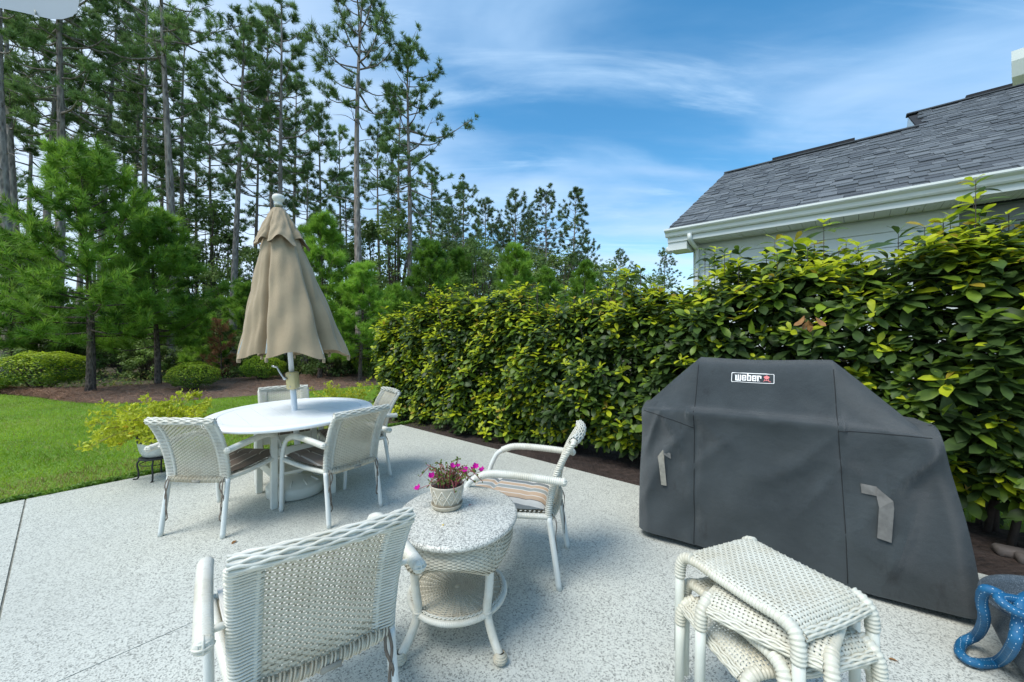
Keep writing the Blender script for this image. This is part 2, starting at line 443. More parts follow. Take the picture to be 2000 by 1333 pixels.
def mk_stripe(name, stops, rot=0):
    t = NT(name); v = t.coord()
    sx = t.node('ShaderNodeSeparateXYZ'); t.l.new(v, sx.inputs[0])
    f = t.math('FRACT', t.math('MULTIPLY', t.math('ADD', sx.outputs[0], 1.0), 1 / .30))
    col = t.ramp(f, stops, 'CONSTANT')
    col = t.mix(t.ramp(t.noise(v, 9, 5), [(.45, 0.0), (.8, .3)]), col, (.20, .17, .13))
    t.bump(t.noise(v, 160, 2), .25, .002)
    return t.set(col, .85)
W_, B_, Gy, Dk = (.62, .60, .54), (.46, .33, .22), (.27, .29, .27), (.06, .055, .05)
M['stripe'] = mk_stripe('striped_cushion', [(0, B_), (.17, W_), (.20, Gy), (.34, W_), (.37, B_), (.50, W_), (.53, (.17, .19, .19)), (.66, W_), (.80, Dk), (.82, B_), (.97, W_)])
M['stripe_pale'] = mk_stripe('pale_striped_cushion', [(0, W_), (.3, (.50, .48, .42)), (.45, W_), (.7, (.46, .44, .40)), (.85, W_)])
M['stripe_dark'] = mk_stripe('weathered_striped_cushion', [(0, (.15, .115, .085)), (.3, (.40, .36, .30)), (.33, (.13, .10, .075)), (.62, (.34, .31, .27)), (.65, (.17, .13, .10)), (.9, (.38, .34, .28)), (.93, (.11, .09, .07))])
M['tie'] = plain('cushion_tie', (.16, .13, .10), .85, .3, 40)

t = NT('bark_pine'); v = t.coord()
vv = t.mapped(v, (1, 1, .28)); b1 = t.vor(vv, 14, 'F1'); nz = t.noise(vv, 9, 6, .65)
col = t.ramp(t.math('ADD', t.math('MULTIPLY', b1, .6), t.math('MULTIPLY', nz, .7)), [(.25, (.055, .042, .036)), (.55, (.21, .175, .15)), (.85, (.34, .29, .25))])
t.bump(t.math('ADD', b1, nz), .9, .05); M['bark'] = t.set(col, .92)
t = NT('bark_young'); v = t.coord(); vv = t.mapped(v, (1, 1, .4)); b1 = t.vor(vv, 26, 'F1'); nz = t.noise(vv, 16, 5, .65)
col = t.ramp(t.math('ADD', t.math('MULTIPLY', b1, .7), t.math('MULTIPLY', nz, .6)), [(.25, (.02, .016, .013)), (.6, (.085, .062, .048)), (.9, (.15, .115, .09))])
t.bump(t.math('ADD', b1, nz), 1.0, .03); M['bark_young'] = t.set(col, .92)
M['twig'] = plain('twig_bark', (.075, .055, .04), .9, .4, 8)
M['needle'] = leafmat('pine_needles', (.125, .23, .065), .35, .5, .5, .55, (.24, .38, .11))
M['needle_far'] = leafmat('far_pine_needles', (.11, .19, .07), .35, .45, .6, .25, (.20, .30, .10))
M['needle_young'] = leafmat('young_pine_needles', (.16, .36, .04), .4, .48, .45, 1.1, (.34, .56, .07))
M['needle_tip'] = leafmat('young_pine_tips', (.34, .52, .07), .3, .45, .45, 2.0)
M['needle_brown'] = leafmat('dead_needles', (.36, .18, .08), .4, .25, .7, 2.0)
M['under'] = leafmat('understory_leaf', (.11, .19, .045), .45, .45, .5, .7, (.24, .36, .08))
M['under_light'] = leafmat('light_leaf', (.18, .29, .07), .4, .45, .5, .9, (.30, .42, .11))
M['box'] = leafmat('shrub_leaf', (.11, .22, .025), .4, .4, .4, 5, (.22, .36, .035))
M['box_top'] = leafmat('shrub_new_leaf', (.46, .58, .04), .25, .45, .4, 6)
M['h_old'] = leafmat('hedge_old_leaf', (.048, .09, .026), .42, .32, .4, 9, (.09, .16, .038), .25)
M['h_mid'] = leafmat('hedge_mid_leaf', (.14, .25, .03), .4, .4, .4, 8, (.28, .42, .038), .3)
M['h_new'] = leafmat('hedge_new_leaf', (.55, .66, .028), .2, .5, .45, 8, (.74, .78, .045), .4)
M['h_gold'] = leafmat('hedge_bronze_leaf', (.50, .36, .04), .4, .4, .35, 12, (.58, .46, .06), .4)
M['h_brown'] = leafmat('dead_leaf', (.30, .15, .05), .4, .2, .7, 20)
M['stem'] = plain('hedge_stem', (.065, .05, .04), .85, .4, 9)
M['lantana'] = leafmat('lantana_leaf', (.46, .55, .03), .3, .45, .45, 9, (.66, .70, .05))
M['lantana_fl'] = leafmat('lantana_flower', (.75, .52, .02), .2, .3, .5, 20)
M['lantana_stem'] = plain('lantana_stem', (.30, .24, .08), .8, .3, 9)
M['port_stem'] = plain('purslane_stem', (.28, .07, .075), .5, .35, 30)
M['port_leaf'] = leafmat('purslane_leaf', (.14, .23, .04), .4, .3, .35, 40, (.26, .32, .05))
M['port_fl'] = leafmat('magenta_petal', (.72, .015, .42), .2, .45, .5, 40)
M['soil'] = plain('potting_soil', (.03, .024, .018), .95, .5, 60, 1.0, 120)
t = NT('ceramic_pot'); v = t.coord()
M['ceramic'] = t.set(t.mix(t.ramp(t.noise(v, 14, 5, .7), [(.5, 0.0), (.8, .6)]), (.50, .46, .36), (.26, .21, .14)), .5)
M['ceramic_relief'] = plain('pot_relief', (.66, .63, .53), .5, .15, 20)
M['ceramic_groove'] = plain('pot_groove_dirt', (.20, .175, .12), .8, .3, 30)
M['pot_white'] = plain('speckled_white_pot', (.58, .62, .58), .35, .12, 60)
M['pot_band'] = plain('dark_pot_band', (.045, .045, .042), .5, .2, 20)
t = NT('speckled_grey_pot'); v = t.coord()
M['pot_grey'] = t.set(t.mix(t.ramp(t.noise(v, 240, 2, .8), [(.48, 0.0), (.66, 1.0)]), (.045, .062, .075), (.16, .19, .21)), .5)
t = NT('blue_hose'); uvx = t.coord('UV')
t2 = t
M['hose'] = plain('blue_hose', (.005, .105, .235), .6, .15, 40, .5, 300)
M['hose_white'] = plain('hose_dash', (.55, .68, .75), .7, .1, 40)
M['gutter'] = plain('white_gutter', (.70, .75, .72), .35, .05, 1.5)
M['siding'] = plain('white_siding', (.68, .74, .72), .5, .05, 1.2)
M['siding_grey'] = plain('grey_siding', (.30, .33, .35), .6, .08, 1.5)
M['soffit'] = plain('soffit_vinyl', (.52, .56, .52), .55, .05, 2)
M['fan'] = plain('white_fan_plastic', (.30, .35, .38), .4, .04, 3)
M['dirtline'] = plain('dirty_seam', (.33, .34, .27), .8, .3, 30)
def mk_shingle(name, c):
    t = NT(name); v = t.coord()
    f = t.noise(v, 170, 2, .8); col = t.ramp(f, [(.35, tuple(x * .55 for x in c)), (.5, c), (.68, tuple(x * 1.6 for x in c))])
    t.bump(f, .5, .004); return t.set(col, .9)
M['shingle'] = [mk_shingle('shingle_%s' % n, c) for n, c in (('slate', (.095, .110, .120)), ('pale', (.130, .147, .157)), ('dark', (.070, .081, .090)))]
M['felt'] = plain('roof_underlay', (.018, .020, .023), .95, .2, 5)

t = NT('lawn_soil_green'); v = t.pos()
g = t.ramp(t.noise(v, .55, 5, .6), [(.3, (.14, .31, .018)), (.5, (.22, .41, .025)), (.72, (.34, .49, .045))])
g = t.mix(t.ramp(t.noise(t.mapped(v, (.35, 1.4, 1), (0, 0, .35)), 1.1, 5, .6), [(.48, 0.0), (.72, .6)]), g, (.27, .26, .075))
g = t.mix(t.ramp(t.noise(v, 26, 4, .8), [(.35, .6), (.65, 0.0)]), g, (.045, .10, .014))
t.bump(t.noise(v, 70, 3, .8), 1.0, .03); M['lawn'] = t.set(g, .9)
def mk_litter(name, c1, c2, c3, sc=1.0):
    t = NT(name); v = t.pos()
    n1 = t.noise(t.mapped(v, (60 * sc, 9 * sc, 20), (0, 0, .5)), 1, 4, .7, 1.2); n2 = t.noise(t.mapped(v, (11 * sc, 70 * sc, 20), (0, 0, -.3)), 1, 4, .7, 1.2)
    a = t.math('MULTIPLY', t.math('ADD', n1, n2), .5)
    col = t.ramp(a, [(.36, c1), (.5, c2), (.64, c3)])
    col = t.mix(t.ramp(t.noise(v, 1.3, 5, .6), [(.4, 0.0), (.75, .5)]), col, c1)
    t.bump(a, 1.0, .05); return t.set(col, .95)
M['straw'] = mk_litter('pine_straw', (.085, .052, .036), (.225, .145, .10), (.40, .29, .21))
M['straw_pale'] = mk_litter('pale_straw', (.20, .14, .08), (.42, .32, .19), (.60, .48, .32))
M['mulch'] = mk_litter('dark_mulch', (.018, .012, .010), (.055, .036, .028), (.12, .085, .07), .7)
M['floor'] = mk_litter('forest_litter', (.03, .028, .015), (.085, .07, .04), (.15, .13, .07), .5)
M['grass'] = leafmat('grass_blade', (.22, .43, .02), .4, .5, .5, 1.2, (.40, .58, .045))
M['grass_dry'] = leafmat('dry_grass_blade', (.30, .27, .08), .4, .3, .6, 2)
M['weed'] = leafmat('weed_leaf', (.10, .24, .02), .4, .4, .45, 5, (.20, .36, .03))
M['straw_needle'] = leafmat('straw_needle', (.26, .13, .075), .5, .1, .8, 6, (.42, .25, .16))
M['brick'] = plain('edging_stone', (.10, .088, .082), .85, .3, 14, .6, 60)
M['pipe'] = plain('grey_pipe', (.20, .25, .28), .5, .2, 10)
# ================================================================ SETTING
K = np.array([-1.72, 6.18]); A_ = np.array([-.636, -.772]); B_DIR = np.array([.749, -.663]); N_OUT = np.array([.663, .749])
def pl(a, b): return tuple(K + A_ * a + B_DIR * b)
LAWN_Z, BED_Z = -.035, -.022

mb = MB(); mb.ngon([(-320, -60, -.05), (320, -60, -.05), (320, 420, -.05), (-320, 420, -.05)])
tag(mb.build('ground', M['floor'], smooth=False), kind='structure')
# lawn: ends in front at the pine straw bed, runs on behind the hedge
bed_front = [G(*p) for p in ((-420, 775), (-120, 760), (60, 772), (120, 781), (200, 786), (300, 784), (420, 776), (520, 769), (640, 759), (760, 748))]
bed_back = [G(*p, LAWN_Z) for p in ((-420, 752), (0, 764), (150, 765), (300, 757), (450, 745), (600, 738), (760, 728))]
lawn_poly = [(-30, -6)] + [(p.x, p.y) for p in bed_front] + [(-2.0, 13.4), (0.5, 14.5), (8.5, 12.5), (14, 5), (14, -6)]
lawn_poly.insert(1, (-30, bed_front[0].y - .5))
mb = MB(); mb.ngon([(x, y, LAWN_Z) for x, y in lawn_poly]); tag(mb.build('lawn', M['lawn'], smooth=False), kind='structure')
# pine straw bed: gently mounded sheet between the lawn and the wood
nb = 60; fr = smooth_path([(p.x, p.y, 0) for p in bed_front], nb); bk = smooth_path([(p.x, p.y, 0) for p in bed_back], nb)
V = np.zeros((nb, 14, 3))
for j in range(14):
    s_ = j / 13; V[:, j] = fr * (1 - s_) + bk * s_
    V[:, j, 2] = LAWN_Z + .004 + .09 * math.sin(min(1, s_ * 1.6) * math.pi / 2) ** 1 * (1 if j else 0) + (.03 * rng.random(nb) if 0 < j else 0)
mb = MB(); mb.grid(V[:, ::-1]); bed_ob = mb.build('pine_straw_bed', M['straw']); tag(bed_ob, kind='structure')
# mulch bed under the hedge, and pale straw beyond by the neighbour's wall
def strip(name, o0, o1, b0, b1, z, m):
    q = [K + B_DIR * b + N_OUT * o for b, o in ((b0, o0), (b1, o0), (b1, o1), (b0, o1))]
    n1, n2 = 90, 14
    V = np.zeros((n1, n2, 3))
    for i in range(n1):
        for j in range(n2):
            b = b0 + (b1 - b0) * i / (n1 - 1); o = o0 + (o1 - o0) * j / (n2 - 1)
            w = .09 * math.sin(3.1 * b) * (1 if j == n2 - 1 else 0)
            p = K + B_DIR * b + N_OUT * (o + w); V[i, j] = (*p, z + (.035 * rng.random() if 0 < j < n2 - 1 else 0))
    mb = MB(); mb.grid(V); return tag(mb.build(name, m), kind='structure')
strip('hedge_bed', .0, .98, -1.2, 9, LAWN_Z + .008, M['mulch'])
strip('straw_bed', 2.25, 3.3, 2.2, 10, LAWN_Z + .006, M['straw_pale'])

# patio: slabs with sawn joints between them
pat = tag(empty('patio'), kind='structure')
def slab(a0, a1, b0, b1):
    mb = MB(); q = [pl(a0, b0), pl(a0, b1), pl(a1, b1), pl(a1, b0)]
    ar = sum(q[i][0] * q[(i + 1) % 4][1] - q[(i + 1) % 4][0] * q[i][1] for i in range(4))
    if ar < 0: q = q[::-1]
    mb.prism(q, -.12, 0); return mb.build('slab', M['patio'], pat, smooth=False)
g = .005; bs, ae = 2.885, 1.95
slab(0, 3.69 - g, 0, bs - .0004); slab(3.69 + g, 9, 0, bs - g)
slab(0, ae, bs + .0004, 9.5); slab(ae + .0008, 9, bs + g, 9.5)
# the far-left slab stops at the joint, too
mb = MB(); q = [pl(0.01, 0.01), pl(0.01, 9.4), pl(8.9, 9.4), pl(8.9, 0.01)][::-1]
mb.prism(q, -.125, -.006); mb.build('joint_filler', M['joint'], pat, smooth=False)

# ---------------------------------------------------------------- grass, weeds, straw: nobody could count these
def in_poly(x, y, poly):
    p = np.array([(a[0], a[1]) for a in poly]); r = np.zeros(len(x), bool); j = len(p) - 1
    for i in range(len(p)):
        c = ((p[i, 1] > y) != (p[j, 1] > y)) & (x < (p[j, 0] - p[i, 0]) * (y - p[i, 1]) / (p[j, 1] - p[i, 1] + 1e-12) + p[i, 0])
        r ^= c; j = i
    return r
def off_patio(x, y, m=0.0):
    d = np.stack([x, y], -1) - K; a = d @ A_; b = d @ B_DIR
    return (a < -m) | (b < -m)
blade_v = np.array([[-.5, 0, 0], [.5, 0, 0], [.1, .35, 1]]); blade_f = [[0, 1, 2]]
def blades(n, xr, yr, keep, hgt, wid, z=LAWN_Z, lean=.5, dens=None):
    x = rng.uniform(*xr, n); y = rng.uniform(*yr, n); k = keep(x, y)
    if dens is not None: k &= rng.random(n) < dens(x, y)
    x, y = x[k], y[k]; N = len(x)
    d = np.stack([rng.normal(0, lean, N), rng.normal(0, lean, N), np.ones(N)], -1); Rm = rot_to(d)
    h = hgt * rng.uniform(.6, 1.4, N)
    Rm = Rm * np.stack([np.broadcast_to(wid / hgt, N) * h / h * 1.0, np.ones(N), np.ones(N)], -1)[:, None, :]
    return np.stack([x, y, np.full(N, z)], -1), Rm, h
mb = MB()
kp = lambda x, y: in_poly(x, y, lawn_poly) & off_patio(x, y) & (x < -1.0 + 0 * y) & (y > 2.2)
near = lambda x, y: np.clip(7.5 / (x * x + y * y) ** .5, .25, 1) ** 1.3
p, r_, h = blades(330000, (-13.5, -1.0), (2.2, 13.0), kp, .035, .0075, dens=near)
dd_ = np.stack([p[:, 0], p[:, 1]], -1) - K; oo_ = -(dd_ @ B_DIR); aa_ = dd_ @ A_
mi = (rng.random(len(p)) < np.where((oo_ > .12) & (oo_ < 1.1 + .4 * np.sin(aa_ * 1.3)), .62, .10)).astype(int)
scatter(mb, blade_v, blade_f, p, r_, h, mi)
kp2 = lambda x, y: in_poly(x, y, lawn_poly) & (((np.stack([x, y], -1) - K) @ N_OUT) > .98) & (x > -2.2) & (y > 1)
p, r_, h = blades(90000, (-2.2, 7), (1, 12), kp2, .045, .009)
scatter(mb, blade_v, blade_f, p, r_, h, (rng.random(len(p)) < .12).astype(int))
tag(mb.build('lawn_grass', [M['grass'], M['grass_dry']], smooth=False), kind='stuff')
# creeping weeds along the patio edge
lv = np.array([[0, -.5, 0], [.42, 0, .12], [0, .55, 0], [-.42, 0, .12]]); lf = [[0, 1, 2, 3]]
n = 15000; a = rng.uniform(-.3, 8.8, n); o = np.abs(rng.normal(0, .085, n)) + .004
pos = np.stack([*(K[:, None] + A_[:, None] * a + np.array([-.772, .636])[:, None] * o), LAWN_Z + rng.uniform(.005, .075, n) * np.exp(-o * 4)], -1)
k_ = (np.sin(a * 5.1) + np.sin(a * 2.3 + 1) + rng.normal(0, .8, n)) > -1.1; pos = pos[k_]; n = len(pos)
dr = np.stack([rng.normal(0, .6, n), rng.normal(0, .6, n), np.ones(n)], -1)
mb = MB(); scatter(mb, lv, lf, pos, rot_to(dr), rng.uniform(.016, .034, n)); tag(mb.build('edge_weeds', M['weed'], smooth=False), kind='stuff')
# loose straw needles over the bed, mulch chips under the hedge, straw by the wall
nd_v = np.array([[-.5, -.02, 0], [.5, -.012, .05], [.5, .012, .05], [-.5, .02, 0]])
def litter(name, n, pts_fn, L, m, zt=.02):
    pos = pts_fn(n); N = len(pos); d = np.stack([rng.normal(0, .3, N), rng.normal(0, .3, N), np.ones(N)], -1)
    mb = MB(); scatter(mb, nd_v, [[0, 1, 2, 3]], pos, rot_to(d), L * rng.uniform(.5, 1.3, N)); return tag(mb.build(name, m, smooth=False), kind='stuff')
def on_bed(n):
    i = rng.integers(0, nb - 1, n); j = rng.integers(0, 13, n); u = rng.random(n)[:, None]; w = rng.random(n)[:, None]
    return V0[i, j] * (1 - u) * (1 - w) + V0[i + 1, j] * u * (1 - w) + V0[i, j + 1] * (1 - u) * w + V0[i + 1, j + 1] * u * w + np.array([0, 0, .008])
V0 = V
litter('pine_straw', 26000, on_bed, .16, M['straw_needle'])
def on_strip(o0, o1, b0, b1, z):
    def f(n):
        b = rng.uniform(b0, b1, n); o = rng.uniform(o0, o1, n)
        q = K + B_DIR * b[:, None] + N_OUT * o[:, None]; return np.concatenate([q, np.full((n, 1), z)], 1) + rng.random((n, 1)) * np.array([0, 0, .03])
    return f
litter('mulch_chips', 12000, on_strip(.02, .95, -1.0, 8.6, LAWN_Z + .012), .05, M['mulch'])
litter('straw_litter', 9000, on_strip(2.2, 3.35, 2.4, 9.5, LAWN_Z + .012), .13, M['straw_pale'])

# ================================================================ NEIGHBOUR'S HOUSE
HC = np.array([2.63, 6.64]); HE = np.array([.76, -.65]); HN = np.array([.65, .76]); EZ = 3.1; PITCH = .549
def hp(t, n, z): q = HC + HE * t + HN * n; return (q[0], q[1], z)
HM = Matrix(((HE[0], HN[0], 0), (HE[1], HN[1], 0), (0, 0, 1)))
house = tag(empty('neighbour_house', hp(3, 2, 0)), 'white sided house with dark grey shingle roof rising behind the hedge', 'house')
hl = Vector(house.location)
def hb(name, mb, m, smooth=False, parent=None):
    o = mb.build(name, m, house if parent is None else parent, smooth)
    if parent is None: o.location = -hl
    return o
def hbox(mb, t0, t1, n0, n1, z0, z1, m=0, bev=0):
    c = hp((t0 + t1) / 2, (n0 + n1) / 2, (z0 + z1) / 2); mb.box(c, ((t1 - t0) / 2, (n1 - n0) / 2, (z1 - z0) / 2), HM, m, bev)
TE = 8.0
rz_ = lambda n: EZ + .045 + PITCH * n
mb = MB()   # roof deck: front slope, back slope, upper block
for (t0, t1, n0, n1) in ((-.02, 3.26, -.03, 3.9), (3.26, TE, -.03, 5.7)):
    a, b, c, d = hp(t0, n0, rz_(n0)), hp(t1, n0, rz_(n0)), hp(t1, n1, rz_(n1)), hp(t0, n1, rz_(n1))
    dn = lambda p: (p[0], p[1], p[2] - .05)
    mb.add([a, b, c, d, *map(dn, (a, b, c, d))], [[0, 1, 2, 3], [7, 6, 5, 4], [0, 4, 5, 1], [1, 5, 6, 2], [2, 6, 7, 3], [3, 7, 4, 0]])
    e, f = hp(t1, 2 * n1, rz_(0)), hp(t0, 2 * n1, rz_(0))
    mb.add([d, c, e, f], [[0, 1, 2, 3]])
roof = hb('roof', mb, M['felt'])
# gable wall of the taller block with white trim
mb = MB(); mb.add([hp(3.31, 3.85, rz_(3.85) - .1), hp(3.31, 5.7, rz_(5.7) - .1), hp(3.31, 7.5, rz_(3.9) - .1)], [[0, 2, 1]]); hb('gable_wall', mb, M['siding'])
mb = MB()
mb.add([hp(3.25, 3.7, rz_(3.7) - .02), hp(3.25, 5.7, rz_(5.7) - .02), hp(3.25, 5.7, rz_(5.7) - .22), hp(3.25, 3.7, rz_(3.7) - .22)], [[0, 1, 2, 3]])
mb.add([hp(3.25, 7.7, rz_(3.7) - .02), hp(3.25, 5.7, rz_(5.7) - .02), hp(3.25, 5.7, rz_(5.7) - .22), hp(3.25, 7.7, rz_(3.7) - .22)], [[3, 2, 1, 0]])
hb('rake_trim', mb, M['gutter'])
for k in range(5):
    mb = MB(); hbox(mb, 3.295, 3.305, 4.6 + k * .13, 4.64 + k * .13, rz_(3.95), rz_(4.5 + k * .13) - .25); hb('batten', mb, M['siding_grey'])
# shingles: tabs laid in courses; the nearest are parts, the rest one part
EXPO = .145; sl_ = math.sqrt(1 + PITCH ** 2); tabs = []
rows = int(5.75 * sl_ / EXPO)
for r0 in range(rows):
    n0 = -.035 + r0 * EXPO / sl_
    t = (-.03 if n0 < 3.9 else 3.24) - rng.uniform(0, .15)
    while t < TE - .6:
        w = rng.uniform(.13, .27)
        lift = rng.choice([.005, .009, .018])
        if n0 < (3.88 if t < 3.24 else 5.66):
            tt0 = max(t, -.03 if n0 < 3.9 else 3.24)
            if t + w - tt0 > .03: tabs.append((tt0, t + w - .004, n0, lift, rng.integers(0, 3) if rng.random() < .8 else 0))
        t += w
sdir = Vector((HN[0], HN[1], PITCH)).normalized(); ndir = Vector((HE[0], HE[1], 0)).cross(sdir).normalized()
SM = Matrix((Vector((HE[0], HE[1], 0)), sdir, ndir)).transposed()
def tab_geo(t0, t1, n0, lift):
    L = EXPO * 1.45; c = Vector(hp((t0 + t1) / 2, n0, rz_(n0))) + sdir * (L / 2) + ndir * (lift * .5 + .010)
    tilt = Matrix.Rotation(-.045, 3, 'X')
    return c, SM @ tilt, ((t1 - t0) / 2, L / 2, lift * .5 + .004)
def seen(p): return p[1] > .3 and abs(p[0] / p[1]) < 1.3 and abs((p[2] - CAM_H) / p[1]) < .88
order = sorted(range(len(tabs)), key=lambda i: (not seen(tab_geo(*tabs[i][:4])[0]), tab_geo(*tabs[i][:4])[0].length))
unit = []
for k in range(3):
    ub = MB(); ub.box((0, 0, 0), (1, 1, 1)); unit.append(ub.mesh('shingle', M['shingle'][k], False))
rest = MB()
for j, i in enumerate(order):
    c, rm, hs = tab_geo(*tabs[i][:4])
    if j < 300:
        o = link('shingle', unit[tabs[i][4]], roof)
        o.matrix_local = Matrix.Translation(c) @ rm.to_4x4() @ Matrix.Diagonal((*hs, 1))
    else: rest.box(c, hs, rm, tabs[i][4])
o = rest.build('shingle_cover', M['shingle'], roof, False); o['kind'] = 'stuff'
mb = MB()
for (t0, t1, nn) in ((-.03, 3.26, 3.9), (3.22, TE - .6, 5.7)):
    c = hp((t0 + t1) / 2, nn, rz_(nn) + .02); mb.box(c, ((t1 - t0) / 2, .10, .018), HM, 0, .01)
hb('ridge_cap', mb, M['shingle'][2], parent=roof)
for q_ in ((.95, 2.35, 3.9), (4.1, 7, 5.7)):
    mb = MB(); hbox(mb, q_[0], q_[1], q_[2] - .1, q_[2] + .1, rz_(q_[2]) + .03, rz_(q_[2]) + .085); hb('ridge_vent', mb, M['felt'], parent=roof)
# gutter (K profile swept along the eave), fascia, soffit strips, frieze and lap boards
prof = [(-.02, .0), (-.06, .0), (-.075, .02), (-.085, .06), (-.125, .085), (-.135, .10), (-.135, .125), (-.125, .128), (-.125, .118), (-.02, .118)]
V = np.array([[hp(t, n, EZ - .09 + z) for n, z in prof] for t in np.linspace(-.05, TE - .7, 30)])
mb = MB(); mb.grid(V[:, ::-1]); mb.ngon(V[0]); gut = hb('gutter', mb, M['gutter'])
mb = MB(); hbox(mb, -.03, TE - .7, -.018, .0, EZ - .17, EZ + .035); hb('fascia', mb, M['gutter'])
for k in range(46):
    mb = MB(); t0 = .28 + k * .15
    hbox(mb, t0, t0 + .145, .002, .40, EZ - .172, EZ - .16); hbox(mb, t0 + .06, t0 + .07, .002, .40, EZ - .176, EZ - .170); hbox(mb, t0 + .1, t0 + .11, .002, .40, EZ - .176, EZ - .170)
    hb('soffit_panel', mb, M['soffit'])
mb = MB(); hbox(mb, -.03, .27, .002, .40, EZ - .30, EZ - .162); hb('eave_return', mb, M['gutter'])
mb = MB(); hbox(mb, .28, 3.28, .42, .56, -.1, EZ - .15); hbox(mb, .28, .4, .56, 7.4, -.1, EZ - .15); hb('wall', mb, M['siding'])
z = EZ - .20
for k, h_ in enumerate((.17, .20, .17, .17, .17, .17, .17, .17, .17, .17)):
    mb = MB(); c = hp(1.78, .41, z - h_ / 2); mb.box(c, (1.5, .012, h_ / 2 - .002), HM @ Matrix.Rotation(-.07, 3, 'X'), 0, .003); hb('lap_board', mb, M['siding']); z -= h_
for q_ in ((.26, .37), (3.17, 3.29)):
    mb = MB(); hbox(mb, *q_, .385, .44, -.1, EZ - .2); hb('corner_board', mb, M['gutter'])
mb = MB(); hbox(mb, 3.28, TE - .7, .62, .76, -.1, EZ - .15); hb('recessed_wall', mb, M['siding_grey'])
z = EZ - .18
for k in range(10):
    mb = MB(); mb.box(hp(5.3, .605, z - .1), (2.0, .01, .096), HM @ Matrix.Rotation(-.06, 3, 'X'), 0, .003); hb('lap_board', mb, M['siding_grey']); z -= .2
p0 = Vector(hp(.33, .02, EZ - .14)); mb = MB(); hn_ = lambda q, z: p0 + Vector((HN[0] * q, HN[1] * q, z))
mb.tube(smooth_path([hn_(-.08, .06), hn_(-.06, -.03), hn_(.12, -.08), hn_(.29, -.12), hn_(.325, -.25), hn_(.325, -3.0)], 40), .036, 8); hb('downspout', mb, M['gutter'], True)
# floodlight under the eave corner
mb = MB(); c = np.array(hp(.0, .12, EZ - .26)); ax = np.array([-.85, -.4, -.25]); ax /= np.linalg.norm(ax)
mb.tube([c - ax * .06, c, c + ax * .05, c + ax * .09], [.03, .045, .06, .062], 14); mb.tube([c - ax * .06, c - ax * .06 + np.array([0.05, .05, .14])], .012, 8)
fl = mb.build('floodlight', M['gutter']); tag(fl, 'small white floodlight fixed below the white gutter corner', 'lamp')

# own porch eave showing at the upper right corner
eave = tag(empty('porch_eave', (3.9, 3.0, 3.3)), 'white gutter end with shingle edge at the upper right', 'gutter')
ev = Vector(eave.location)
g0 = P(1976, 152, 3.0); ed = Vector((.66, -.75, .0)).normalized(); eo = Vector((.80, .60, 0)).normalized()
V = np.array([[tuple(g0 + ed * t + eo * o + Vector((0, 0, z))) for o, z in ((.17, .0), (.0, .0), (-.02, .04), (-.05, .10), (-.06, .17), (.17, .17))] for t in (0.0, .05, .3, .5)])
mb = MB(); mb.grid(V[:, ::-1], closed_v=True); mb.ngon(V[0][::-1]); o = mb.build('gutter_end', M['gutter'], eave, False); o.location = -ev
mb = MB(); c = g0 + ed * .33 + eo * .12 + Vector((0, 0, .27)); mb.box(c, (.25, .06, .075), Matrix.Rotation(math.atan2(ed.y, ed.x), 3, 'Z') @ Matrix.Rotation(-.15, 3, 'X')); o = mb.build('shingle_edge', M['shingle'][1], eave, False); o.location = -ev
mb = MB(); mb.box(g0 + ed * .36 + eo * .26 + Vector((0, 0, .09)), (.25, .08, .06), Matrix.Rotation(math.atan2(ed.y, ed.x), 3, 'Z')); o = mb.build('fascia_board', M['gutter'], eave, False); o.location = -ev

